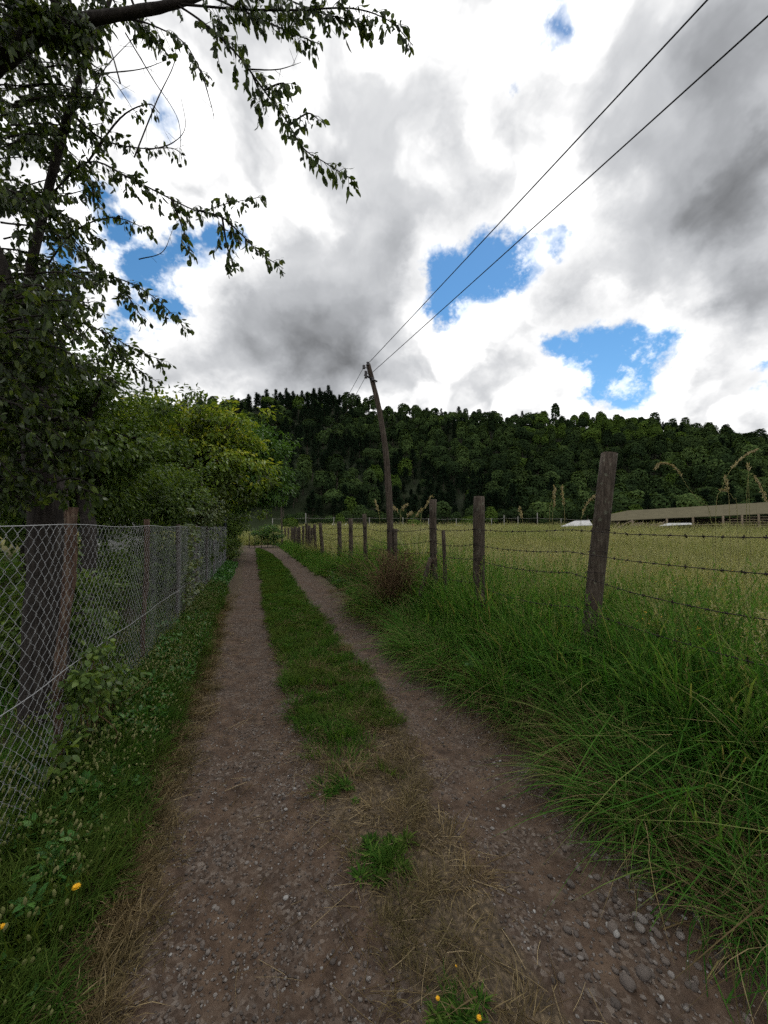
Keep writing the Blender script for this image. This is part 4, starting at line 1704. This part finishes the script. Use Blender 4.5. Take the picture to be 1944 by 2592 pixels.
def creeper(name, label, pts, n, size, leaf, mat, seed):
    rng = np.random.default_rng(seed)
    p0 = np.array(pts[0])
    root = empty(name, (p0[0], p0[1], 0))
    tag(root, label, 'creeper')
    inv = -np.array(root.location)
    st = MB()
    fm = MB()
    for _ in range(max(4, n // 5)):
        a, b = np.array(pts[rng.integers(0, len(pts))]), np.array(pts[rng.integers(0, len(pts))])
        g = np.array((a[0] + rng.normal(0, .05), a[1] + rng.normal(0, .1), 0.0))
        P = curve_pts([g, (a + g) / 2 + rng.normal(0, .06, 3), a + rng.normal(0, .06, 3), (a + b) / 2 + rng.normal(0, .1, 3)], 5)
        st.tube(P + inv, np.linspace(.005, .002, len(P)), 4, False)
    cs = [np.array(pts[rng.integers(0, len(pts))]) + rng.normal(0, 1, 3) * np.array((.05, .16, .13)) for _ in range(n)]
    clumps(fm, [q + inv for q in cs], size, 16, leaf, rng, fine=True, width=.62)
    st.build('stems', MATS['dead_twig'], root)
    fm.build('leaves', MATS[mat], root)


creeper('bramble', 'bramble growing through the fence at the reddish split post', [(-1.08, 2.75, .15), (-1.05, 3.0, .3), (-1.05, 3.2, .45), (-1.03, 3.1, .6), (-1.02, 3.35, .25), (-1.0, 3.6, .35), (-1.06, 3.4, .7), (-1.0, 3.9, .2)], 80, .09, .055, 'leaf_mid', 1)
creeper('ivy_creeper', 'grey-green creeper climbing the fence past its third post', [(-1.12, 7.3, .3), (-1.12, 7.7, .7), (-1.12, 8.0, 1.1), (-1.1, 7.8, 1.45), (-1.12, 8.3, .9), (-1.12, 8.2, 1.6), (-1.12, 8.6, .5)], 60, .12, .075, 'leaf_pale', 2)

# ------------------------------------------------------------------ hillside forest


def crown_tree(seed, kind, leafmat, dens=1.0):
    """tree about 1 unit = 1 m; origin at the foot; returns (trunk mesh, crown mesh)"""
    rng = np.random.default_rng(seed)
    mb = MB()
    tb = MB()
    if kind == 'round':
        H, R = ((11.0, 5.0), (15.5, 3.2), (13.0, 4.2), (9.5, 3.8), (14.0, 4.6), (17.0, 2.9))[seed % 6]
        tb.tube([(0, 0, -2), (0.1, 0, H * .35), (0, .1, H * .7)], [.28, .2, .1], 5, False)
        lob = [(rng.normal(0, 1, 3), rng.uniform(.12, .3)) for _ in range(7)]
        k = int(620 * dens)
        q = rng.normal(0, 1, (k, 3))
        q /= np.linalg.norm(q, axis=1, keepdims=True)
        q[:, 2] = np.where(q[:, 2] < -.35, -q[:, 2], q[:, 2])
        rr = np.full(k, .78)
        for d_, a_ in lob:
            rr = rr + a_ * np.clip((q @ (d_ / np.linalg.norm(d_)) - .55) / .45, 0, 1) ** .7
        rr = rr * rng.uniform(.88, 1.06, k)
        C_ = np.array((0, 0, H * .6)) + q * rr[:, None] * np.array((R, R, H * .38))
        Nn = q * np.array((1, 1, 1.25)) + rng.normal(0, .33, (k, 3))
        D_ = np.cross(Nn, rng.normal(0, 1, (k, 3)))
        mb.leaves(C_, D_, Nn, rng.uniform(.9, 1.7, k), rng.uniform(.7, 1.1, k), np.clip(.15 + .5 * (q[:, 2] > .1) * rng.uniform(.3, 1, k) + rng.normal(0, .12, k), 0, 1), False)  # upper leaves coloured lighter, light from above put into the crown colour
    elif kind == 'pine':
        H = rng.uniform(14, 19)
        tb.tube([(0, 0, -2), (0, 0, H * .5), (0.1, 0, H * .97)], [.3, .2, .04], 5, False)
        for z in np.linspace(H * .38, H * .97, 13):
            rr = (1.0 - (z / H) ** 2.6) * 3.2 * rng.uniform(.55, 1.25) + .5
            for _ in range(5):
                a = rng.uniform(0, 6.28)
                for q in np.linspace(.25, 1, 3):
                    c = np.array((math.cos(a) * rr * q, math.sin(a) * rr * q, z + .35 * q + rng.normal(0, .2)))
                    clumps(mb, [c], .75, 9, .8, rng, .6, -.2, .45)
    return tb.mesh('trunk', MATS['bark_pale']), mb.mesh('crown', leafmat)


def join_meshes(a, b, name):
    va = np.empty(len(a.vertices) * 3, np.float32)
    a.vertices.foreach_get('co', va)
    vb = np.empty(len(b.vertices) * 3, np.float32)
    b.vertices.foreach_get('co', vb)
    fa = [tuple(p.vertices) for p in a.polygons]
    fb = [tuple(i + len(a.vertices) for i in p.vertices) for p in b.polygons]
    me = bpy.data.meshes.new(name)
    me.from_pydata(np.concatenate([va, vb]).reshape(-1, 3).tolist(), [], fa + fb)
    me.materials.append(a.materials[0])
    me.materials.append(b.materials[0])
    mi = np.zeros(len(fa) + len(fb), dtype=np.int32)
    mi[len(fa):] = 1
    me.polygons.foreach_set('material_index', mi)
    me.polygons.foreach_set('use_smooth', np.ones(len(mi), dtype=bool))
    at = me.attributes.new('v', 'FLOAT', 'POINT')
    av = np.concatenate([np.full(len(a.vertices), .5), RNG.uniform(0, 1, len(b.vertices))]).astype(np.float32)
    src = b.attributes['v'].data
    q = np.empty(len(b.vertices), np.float32)
    src.foreach_get('value', q)
    av[len(a.vertices):] = q
    at.data.foreach_set('value', av)
    return me


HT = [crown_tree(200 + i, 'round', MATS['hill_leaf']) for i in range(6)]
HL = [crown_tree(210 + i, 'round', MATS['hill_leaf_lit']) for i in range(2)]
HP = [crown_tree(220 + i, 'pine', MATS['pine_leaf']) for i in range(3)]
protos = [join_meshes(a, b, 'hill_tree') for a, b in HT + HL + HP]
rng = np.random.default_rng(31)
U, W = np.meshgrid(np.arange(-420, 430, 7.6), np.arange(158, 372, 8.2))
U = (U + rng.uniform(-2.6, 2.6, U.shape)).ravel()
W = (W + rng.uniform(-2.9, 2.9, W.shape)).ravel()
inview = np.abs(U) < W * 1.12 + 20
U, W = U[inview], W[inview]
hx, hy = uw2xy(U, W)
hz = hill_h(U, W)
n = len(U)
conif = wave(U, W, .018) + .35 * sstep(-20, -90, U) * sstep(270, 340, W) > .34
lit = (U > 120) & (W > 290) & (rng.uniform(size=n) < .6) & (U < 260)  # ridge stretch that gets the brighter leaf, its sunlight painted in by position
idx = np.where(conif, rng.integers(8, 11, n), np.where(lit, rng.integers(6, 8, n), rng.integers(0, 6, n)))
idx = np.where(rng.uniform(size=n) < .14, rng.integers(0, 11, n), idx)
scl = rng.uniform(.55, 1.3, n)
scl = np.where((idx >= 8), scl * .85, scl)
ridge = W > 340
scl = np.where(ridge & (rng.uniform(size=n) < .35), scl * .6, scl)
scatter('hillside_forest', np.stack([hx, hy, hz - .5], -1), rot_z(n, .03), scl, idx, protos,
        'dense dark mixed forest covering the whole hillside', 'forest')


def place_tree(proto, name, label, loc, s, group, rz):
    root = empty(name, loc)
    root.scale = (s, s, s)
    root.rotation_euler = (0, 0, rz)
    tag(root, label, 'tree', group)
    for nm, me in zip(('trunk', 'crown'), proto):
        link(bpy.data.objects.new(nm, me), root)


rng = np.random.default_rng(5)
for vx in [498, 512, 530, 548, 562, 575, 590, 603, 614, 628, 640, 652, 662, 675, 688, 697, 708, 718, 730, 745, 758, 838, 872, 945, 968, 1040, 1132, 1152, 1190, 1385, 1440, 1462, 1540]:
    vx += rng.uniform(-3, 3)
    w = RW + rng.uniform(-8, 4)
    u = (vx * VSC - 972) / FPX * w
    X, Y = uw2xy(u, w)
    place_tree(HP[rng.integers(0, 3)], 'ridge_pine', 'dark pine standing out on the ridge skyline of the hill', (X, Y, float(hill_h(u, w)) - .5), rng.uniform(.72, 1.12) * (1.0 if vx < 770 else .7),
               'pines on the ridge skyline', rng.uniform(0, 6))
for k in range(34):
    vx = 620 + k * 31 + rng.uniform(-12, 12)
    w = rng.uniform(128, 158)
    if 1190 < vx < 1340:
        w = rng.uniform(110, 140)
    u = (vx * VSC - 972) / FPX * w
    X, Y = uw2xy(u, w)
    big_ = vx > 1380
    place_tree((HP if big_ and k % 2 else HT)[rng.integers(0, 3)], 'valley_tree', 'bushy tree in the row at the foot of the hill', (X, Y, .6), rng.uniform(.45, .75) * (1.3 if big_ else 1),
               'trees in a row at the foot of the hill', rng.uniform(0, 6))
# brighter bushes along the far field edge
for k, (vx, w, s, lb) in enumerate([(1015, 70, .30, 'bright green bush behind the third fence post at the field edge'), (1062, 72, .33, 'bright green bush left of the second fence post at the field edge'),
                                    (1345, 80, .42, 'bright green tree behind the left end of the long shed roof'), (1375, 84, .40, 'bright green tree above the long shed roof'),
                                    (900, 66, .24, 'low green bush just right of the crooked pole at the field edge'), (735, 62, .22, 'low green bush over the far fence posts by the lane end'),
                                    (628, 60, .25, 'green bush just right of the thin far pole')]):
    u = (vx * VSC - 972) / FPX * w
    X, Y = uw2xy(u, w)
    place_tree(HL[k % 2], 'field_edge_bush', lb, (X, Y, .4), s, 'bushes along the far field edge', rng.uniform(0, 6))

# ------------------------------------------------------------------ far side of the field: wire fence, shed, planks, sheets


def build_far_fence():
    w = 62.0
    b0 = at_w(774, 1345, w)
    root = empty('wire_fence', (b0.x, b0.y, .7))
    tag(root, 'thin pale-posted wire fence along the far edge of the pasture', 'fence')
    inv = -np.array(root.location)
    pts = [(690, 1312), (774, 1299), (845, 1309), (935, 1310), (1020, 1310), (1085, 1312), (1155, 1312), (1244, 1312), (1276, 1304), (1311, 1307), (1360, 1298), (1420, 1312), (1490, 1314), (1560, 1314)]
    tops = []
    for px, ty in pts:
        t = np.array(at_w(px, ty, w))
        b = t.copy()
        b[2] = .3
        mb = MB()
        mb.tube(np.linspace(b, t, 3) + inv, .065, 6, True)
        mb.build('post', MATS['pale_post'], root)
        tops.append(np.array(at_w(px, max(ty, 1310) + 1, w - .1)))
    mb = MB()
    P = []
    for a, b in zip(tops[:-1], tops[1:]):
        for t in np.linspace(0, 1, 6)[:-1]:
            q = a + (b - a) * t
            q[2] -= .10 * 4 * t * (1 - t)
            P.append(q)
    P.append(tops[-1])
    mb.tube(np.array(P) + inv, .017, 4, False)
    mb.build('wire', MATS['pale_post'], root)


build_far_fence()


def build_shed():
    w0 = 44.0
    a = at_w(1545, 1342, w0)
    root = empty('pole_shed', (a.x, a.y, .6))
    tag(root, 'long low open-sided pole shed with faded roof across the field', 'shed')
    inv = -np.array(root.location)

    def front(px, py):
        return np.array(at_w(px, py, w0 - (px - 1545) / 400 * 6.0))

    def back(px, py):
        return np.array(at_w(px, py, w0 + 9 - (px - 1545) / 400 * 6.0))
    # roof as lapped sheets
    xs = np.linspace(1545, 2080, 14)
    for k in range(13):
        e0, e1 = front(xs[k], 1319 - (xs[k] - 1545) * .045), front(xs[k + 1] + 2, 1319 - (xs[k + 1] - 1545) * .045)
        r0, r1 = back(xs[k], 1302 - (xs[k] - 1545) * .06 - 6 * min(1, k)), back(xs[k + 1] + 2, 1302 - (xs[k + 1] - 1545) * .06 - 6)
        up = np.array((0, 0, .05 + (.015 if k % 2 else 0)))
        mb = MB()
        mb.add(np.array([e0, e1, r1, r0, e0 + up, e1 + up, r1 + up, r0 + up]) + inv, None, [(0, 3, 2, 1), (4, 5, 6, 7), (0, 1, 5, 4), (1, 2, 6, 5), (2, 3, 7, 6), (3, 0, 4, 7)])
        mb.build('roof_sheet', MATS['roof_sheet'], root, smooth=False)
    for px in (1600, 1688, 1754, 1830, 1878, 1920, 1985):
        t = front(px, 1318 - (px - 1545) * .045)
        t[2] -= .02
        b = t.copy()
        b[2] = .3
        mb = MB()
        mb.tube(np.linspace(b, t, 3) + inv, .10, 8, True, .5, .05)
        mb.build('post', MATS['shed_wood'], root)
    for k in range(7):
        z = 1.15 + .26 * k
        p, q = front(1654, 1320), front(2010, 1320)
        if k > 3:
            p = front(1800 + 25 * (k - 3), 1320)
        p[2] = q[2] = z
        p2, q2 = p + np.array((0, .25, 0)), q + np.array((0, .25, 0))
        mb = MB()
        mb.tube(np.linspace(p2, q2, 5) + inv, .045, 4, True, .5, .1)
        mb.build('rail', MATS['shed_wood'], root)
    mb = MB()
    p, q = back(1545, 1320), back(2050, 1320)
    for s in (p, q):
        s[2] = .3
    mb.add(np.array([p, q, q + np.array((0, 0, 2.6)), p + np.array((0, 0, 2.4)), p + np.array((.1, .1, 0)), q + np.array((.1, .1, 0)), q + np.array((.1, .1, 2.6)), p + np.array((.1, .1, 2.4))]) + inv,
           None, [(0, 1, 2, 3), (5, 4, 7, 6), (0, 4, 5, 1), (3, 2, 6, 7), (0, 3, 7, 4), (1, 5, 6, 2)])
    mb.build('back_wall', MATS['bark_pale'], root, smooth=False)


build_shed()
rng = np.random.default_rng(12)


def sheet(name, label, quad, mat, thick=.04, cat='sheet'):
    q = np.array(quad)
    up = np.array((0, 0, thick))
    o0 = q.mean(0)
    root_me = MB()
    root_me.add(np.concatenate([q, q + up]) - o0, None, [(0, 3, 2, 1), (4, 5, 6, 7), (0, 1, 5, 4), (1, 2, 6, 5), (2, 3, 7, 6), (3, 0, 4, 7)])
    o = obj(name, root_me.mesh(name, MATS[mat], False), None, tuple(o0))
    return tag(o, label, cat)


sheet('plastic_sheet', 'sloping white plastic sheet left of the nearest leaning post', [at_w(1420, 1333, 39), at_w(1500, 1330, 39), at_w(1492, 1318, 41), at_w(1455, 1319, 41)], 'white_sheet')
sheet('plastic_sheet', 'flat white sheet lying in front of the pole shed', [at_w(1668, 1332, 39), at_w(1752, 1328, 39), at_w(1750, 1324, 41), at_w(1690, 1325, 41)], 'white_sheet')
for k in range(16):                                                # heap of old planks left of the shed
    px = 1548 + k * 7 + rng.uniform(-3, 3)
    a = np.array(at_w(px, 1341 + rng.uniform(-3, 2), 40.5 + rng.uniform(-.5, .5)))
    b = np.array(at_w(px + rng.uniform(14, 46), 1320 + rng.uniform(-1, 9), 41 + rng.uniform(-.5, .5)))
    mb = MB()
    mb.tube(np.linspace(a, b, 3) - a, .06, 4, True)
    o = obj('old_plank', mb.mesh('old_plank', MATS['shed_wood'], False), None, tuple(a))
    tag(o, 'weathered plank leaning in the heap beside the pole shed', 'plank', 'planks heaped beside the shed')
# red sheet hoarding with two gables, and a pale frame
root = empty('red_hoarding', tuple(at_w(1108, 1346, 66)))
tag(root, 'low rusty red sheet hoarding at the far side of the field', 'hoarding')
for k in range(12):
    px = 1108 + k * 7.4
    hgt = 1336 - (8 if k in (0, 9) else 0) - (3 if k in (1, 10) else 0)
    a, b = np.array(at_w(px, 1350, 66)), np.array(at_w(px + 7.0, 1350, 66))
    ta, tb_ = np.array(at_w(px, hgt, 66)), np.array(at_w(px + 7.0, hgt + (4 if k in (0, 1, 9, 10) else 0), 66))
    d = np.array((.05, .1, 0)) * (1 + k % 2)
    mb = MB()
    mb.add(np.array([a, b, tb_, ta, a + d, b + d, tb_ + d, ta + d]) - np.array(root.location), None, [(0, 1, 2, 3), (5, 4, 7, 6), (0, 4, 5, 1), (3, 2, 6, 7), (0, 3, 7, 4), (1, 5, 6, 2)])
    mb.build('panel', MATS['red_sheet'], root, False)
root = empty('pale_frame', tuple(at_w(1154, 1346, 64)))
tag(root, 'small pale rectangular frame standing before the red hoarding', 'frame')
for (p, q) in (((1154, 1348), (1154, 1329)), ((1170, 1348), (1170, 1329)), ((1153, 1330), (1171, 1330))):
    mb = MB()
    mb.tube(np.array([at_w(*p, 64), at_w(*q, 64)]) - np.array(root.location), .07, 5)
    mb.build('bar', MATS['pale_post'], root)


def build_house(name, label, px0, px1, py_e, py_r, w, depth, wallm, roofm, cat='house'):
    a, b = np.array(at_w(px0, py_e, w)), np.array(at_w(px1, py_e, w))
    root = empty(name, (a[0], a[1], .5))
    tag(root, label, cat)
    inv = -np.array(root.location)
    back = np.array((SY, CY, 0)) * depth
    z0 = .3
    f = [np.array((a[0], a[1], z0)), np.array((b[0], b[1], z0)), b, a]
    rz = float(at_w(px0, py_r, w).z)
    V = f + [q + back for q in f]
    mb = MB()
    mb.add(np.array(V) + inv, None, [(0, 1, 2, 3), (5, 4, 7, 6), (0, 3, 7, 4), (1, 5, 6, 2)])
    mb.build('wall', MATS[wallm], root, False)
    o = (b - a) / np.linalg.norm(b - a) * .3
    m0, m1 = (a - o) + back / 2, (b + o) + back / 2
    m0[2] = m1[2] = rz
    e0, e1, e2, e3 = a - o - back * .06, b + o - back * .06, b + o + back * 1.06, a - o + back * 1.06
    mb = MB()
    t = np.array((0, 0, .08))
    mb.add(np.array([e0, e1, m1, m0, e3, e2, e0 - t, e1 - t, m1 - t, m0 - t, e3 - t, e2 - t]) + inv, None,
           [(0, 1, 2, 3), (3, 2, 5, 4), (6, 9, 8, 7), (9, 10, 11, 8), (0, 6, 7, 1), (4, 5, 11, 10), (0, 3, 9, 6), (3, 4, 10, 9), (1, 7, 8, 2), (2, 8, 11, 5)])
    mb.build('roof', MATS[roofm], root, False)
    mid = (a + b) / 2
    for k in (.3, .7):
        c = a + (b - a) * k
        mb = MB()
        mb.box((c[0] - SY * .03 + inv[0], c[1] - CY * .03 + inv[1], (z0 + a[2]) / 2 + .2 + inv[2]), (.8, .05, .8), Matrix.Rotation(-YAW, 3, 'Z'))
        mb.build('window', MATS['dark_metal'], root, False)


build_house('white_cottage', 'small white cottage behind the fence posts left of the crooked pole', 842, 872, 1330, 1325, 95, 6, 'white_wall', 'white_sheet')
build_house('white_cottage', 'white-roofed outbuilding just left of the crooked pole across the field', 900, 918, 1336, 1333, 90, 4, 'bark_pale', 'white_sheet')
build_house('orange_hut', 'orange-roofed hut right of the crooked pole across the field', 1036, 1054, 1340, 1327, 80, 3, 'red_sheet', 'red_sheet', 'hut')
build_house('garden_house', 'pale house glimpsed between the orchard trees behind the fence', 214, 256, 1290, 1266, 17, 4, 'white_wall', 'roof_sheet')

# ------------------------------------------------------------------ tall seeding stalks, dead brush, flowers
STALKS = [
    ('long arching seed stalk right of the leaning post, curving left', [(1806, 1440), (1800, 1320), (1770, 1270), (1740, 1232), (1715, 1190), (1690, 1174), (1672, 1173), (1661, 1184)], 4.6, .5),
    ('long seed stalk at the right, curving right at its tip', [(1806, 1440), (1812, 1300), (1826, 1240), (1843, 1200), (1865, 1172), (1890, 1150), (1914, 1139)], 4.6, .45),
    ('straight seed stalk with a small head near the right edge', [(1898, 1440), (1897, 1300), (1895, 1230), (1894, 1178)], 4.4, .12),
    ('drooping seed stalk at the right edge of the frame', [(1880, 1440), (1890, 1260), (1902, 1200), (1915, 1215), (1930, 1245), (1940, 1266)], 4.5, .5),
    ('short seed stalk below the right-curving one', [(1848, 1440), (1846, 1290), (1842, 1240), (1835, 1208)], 4.7, .4),
    ('small nodding seed stalk low at the right', [(1866, 1440), (1866, 1300), (1856, 1262), (1842, 1244), (1826, 1241)], 4.7, .3),
    ('thick upright seed stalk between the two nearest posts', [(1396, 1440), (1398, 1330), (1402, 1280), (1404, 1234)], 6.0, .42),
    ('leaning thin stalk beside the thick seed stalk', [(1388, 1440), (1391, 1310), (1396, 1270), (1402, 1246)], 6.0, .15),
    ('slender pale stalk right of the thick seed stalk', [(1432, 1440), (1430, 1330), (1427, 1275), (1422, 1234)], 6.2, .4),
    ('plumed stalk curving towards the leaning post', [(1470, 1440), (1470, 1350), (1474, 1305), (1486, 1275), (1506, 1254)], 5.2, .5),
    ('short plumed stalk right of the second post', [(1326, 1440), (1325, 1350), (1321, 1310), (1316, 1288)], 6.6, .4),
    ('pale stalk left of the crooked pole foot', [(966, 1420), (963, 1345), (959, 1300), (950, 1270)], 11.2, .3),
    ('arching plume right of the crooked pole', [(1030, 1400), (1022, 1330), (1008, 1298), (997, 1284)], 10.5, .35),
    ('curling plume beside the arching one', [(1031, 1400), (1030, 1335), (1031, 1308), (1040, 1299)], 10.6, .4),
    ('tall plume leaning right beside the third post', [(1036, 1400), (1044, 1330), (1054, 1305), (1066, 1290)], 10.5, .45),
    ('hooked plume above the pole-foot clump', [(1014, 1400), (1014, 1310), (1017, 1288), (1028, 1279)], 10.7, .45),
    ('plume touching the third post from the left', [(1056, 1400), (1066, 1310), (1076, 1285), (1090, 1258)], 10.2, .4),
]
rng = np.random.default_rng(88)
for lb, pts, w, hd in STALKS:
    P = [np.array(at_w(px, py, w)) for px, py in pts]
    P[0][2] = float(gz(P[0][0], P[0][1]))
    C = curve_pts(P, 6)
    root = empty('seed_stalk', tuple(C[0]))
    tag(root, lb, 'grass stalk', 'tall seeding stalks')
    C = C - C[0]
    n = len(C)
    mb = MB()
    k0 = .0009 * w
    mb.tube(C, np.linspace(k0 * .75, k0 * .45, n), 5, False, .6)
    mb.build('stem', MATS['stalk'], root)
    i0 = int(n * (1 - hd))
    seg = C[i0:]
    k = max(30, len(seg) * 9)
    ii = rng.uniform(0, len(seg) - 1.01, k)
    a = seg[ii.astype(int)] + (seg[ii.astype(int) + 1] - seg[ii.astype(int)]) * (ii % 1)[:, None]
    d = (seg[ii.astype(int) + 1] - seg[ii.astype(int)])
    d /= np.linalg.norm(d, axis=1, keepdims=True)
    mb = MB()
    mb.leaves(a, d + rng.normal(0, .32, (k, 3)), rng.normal(0, 1, (k, 3)), .008 * w * rng.uniform(.7, 1.4, k), .0024 * w, rng.uniform(0, 1, k), False)
    mb.build('seed_head', MATS['seed_head'], root)
# pampas-like clump of long leaves behind the pole
mb = MB()
c0 = at_w(1052, 1400, 10.6)
blades(mb, 90, 1.75, .22, .02, .55, 7, rng, .3, 1, .35, .25)
o = obj('pampas_clump', mb.mesh('pampas_clump', MATS['grass_field']), None, (c0.x, c0.y, float(gz(c0.x, c0.y))))
tag(o, 'clump of long arching leaves behind the third fence post', 'grass clump')
# coarse pale blades at the right edge
mb = MB()
c0 = at_w(1930, 1600, 3.3)
blades(mb, 16, 1.15, .12, .010, .35, 6, rng, .6, 1, .3, .5)
o = obj('reed_clump', mb.mesh('reed_clump', MATS['grass_field']), None, (c0.x, c0.y, float(gz(c0.x, c0.y))))
tag(o, 'clump of coarse pale blades by the wire at the right edge', 'grass clump')


def dead_brush(label, c, rx, h, n, seed):
    r = np.random.default_rng(seed)
    root = empty('dead_brush', tuple(c))
    tag(root, label, 'brush')
    mb = MB()
    for _ in range(n):
        a = r.uniform(0, 6.28)
        d = r.uniform(0, rx)
        p0 = np.array((math.cos(a) * d * .5, math.sin(a) * d * .5, 0))
        p2 = p0 + np.array((r.normal(0, rx * .7), r.normal(0, rx * .7), h * r.uniform(.35, 1)))
        p1 = (p0 + p2) / 2 + np.array((r.normal(0, .08), r.normal(0, .08), h * .25))
        p3 = p2 + np.array((r.normal(0, .12), r.normal(0, .12), -h * r.uniform(0, .4)))
        mb.tube(curve_pts([p0, p1, p2, p3], 4), np.linspace(.0042, .0015, 13), 3, False, r.uniform())
    mb.build('twigs', MATS['dead_twig'], root)
    mb = MB()
    blades(mb, n // 2, h * .9, rx, .006, .9, 5, r, 0, .7, .4, .6)
    mb.build('dry_leaves', MATS['grass_dry'], root)


cb = at_z(1000, 1545, .1)
dead_brush('brown dead brush piled round the foot of the crooked pole', (cb.x + .0, cb.y, .08), .5, 1.2, 320, 4)
cb = at_z(905, 1475, .1)
dead_brush('thin dry brush at the fence posts left of the crooked pole', (cb.x - .0, cb.y, .08), .5, .7, 130, 6)

# yellow flowers near the camera
for lb, (px, py), s, hz_ in (('yellow flower in the grass of the left verge', (193, 2247), .021, .20), ('yellow flower at the left edge of the frame', (4, 2348), .016, .2),
                             ('larger yellow flower in the bottom middle tuft', (1213, 2578), .012, .07), ('yellow flower left of the larger one in the bottom tuft', (1108, 2528), .010, .07),
                             ('tiny yellow flower on the dry turf above the bottom tuft', (1155, 2445), .006, .05)):
    p = at_z(px, py, hz_)
    g0 = float(gz(p.x, p.y))
    root = empty('yellow_flower', (p.x, p.y, g0))
    tag(root, lb, 'flower', 'yellow flowers by the lane')
    mb = MB()
    mb.tube(curve_pts([(0.01, 0, 0), (.006, .004, (p.z - g0) * .5), (0, 0, p.z - g0)], 4), .0011, 4, False, .3)
    mb.build('stem', MATS['leaf_weed'], root)
    k = 26
    a = np.linspace(0, 6.283 * 2, k)
    mb = MB()
    D = np.stack([np.cos(a), np.sin(a), np.where(np.arange(k) < k / 2, .25, .8)], -1)
    mb.leaves(np.tile((0, 0, p.z - g0), (k, 1)), D, np.tile((0, 0, 1.), (k, 1)) + rng.normal(0, .1, (k, 3)), s * .8, s * .3, rng.uniform(0, 1, k))
    mb.tube([(0, 0, p.z - g0 - s * .35), (0, 0, p.z - g0 - s * .1), (0, 0, p.z - g0 + s * .1)], [s * .1, s * .22, s * .12], 7, True, .2)
    mb.build('petals', MATS['petal'], root)
# bottom tuft and the green tuft in the middle strip
x = np.concatenate([RNG.normal(.62, .085, 60), RNG.normal(.66, .10, 40), RNG.normal(.40, .05, 10)])
c1 = at_z(975, 2165, .03)
c2 = at_z(1165, 2590, .03)
c3 = at_z(870, 2000, .03)
x = np.concatenate([RNG.normal(c1.x, .075, 30), RNG.normal(c2.x, .07, 14), RNG.normal(c3.x, .05, 10)])
y = np.concatenate([RNG.normal(c1.y, .055, 30), RNG.normal(c2.y, .04, 14), RNG.normal(c3.y, .05, 10)])
place('lane_tufts', x, y, short[:1] + rosette * 2, RNG.uniform(.35, .75, len(x)), 'isolated green tufts on the worn middle of the lane', 'grass', .2)


# little yellow flowers through the pasture
def fl(m, r):
    for _ in range(4):
        c = np.array((r.normal(0, .12), r.normal(0, .12), r.uniform(.35, .7)))
        k = 10
        a = np.linspace(0, 6.283, k)
        m.leaves(np.tile(c, (k, 1)), np.stack([np.cos(a), np.sin(a), np.full(k, .3)], -1), np.tile((0, 0, 1.), (k, 1)), .014, .008, r.uniform(0, 1, k), False)


fx, fy = uni(420, 3.3, 11, .5, 16)
place('pasture_flowers', fx, fy, [tuft(fl, 'petal', 'flower_heads', 7)], RNG.uniform(.7, 1.1, len(fx)), 'scattered small yellow flowers in the pasture grass', 'flowers')
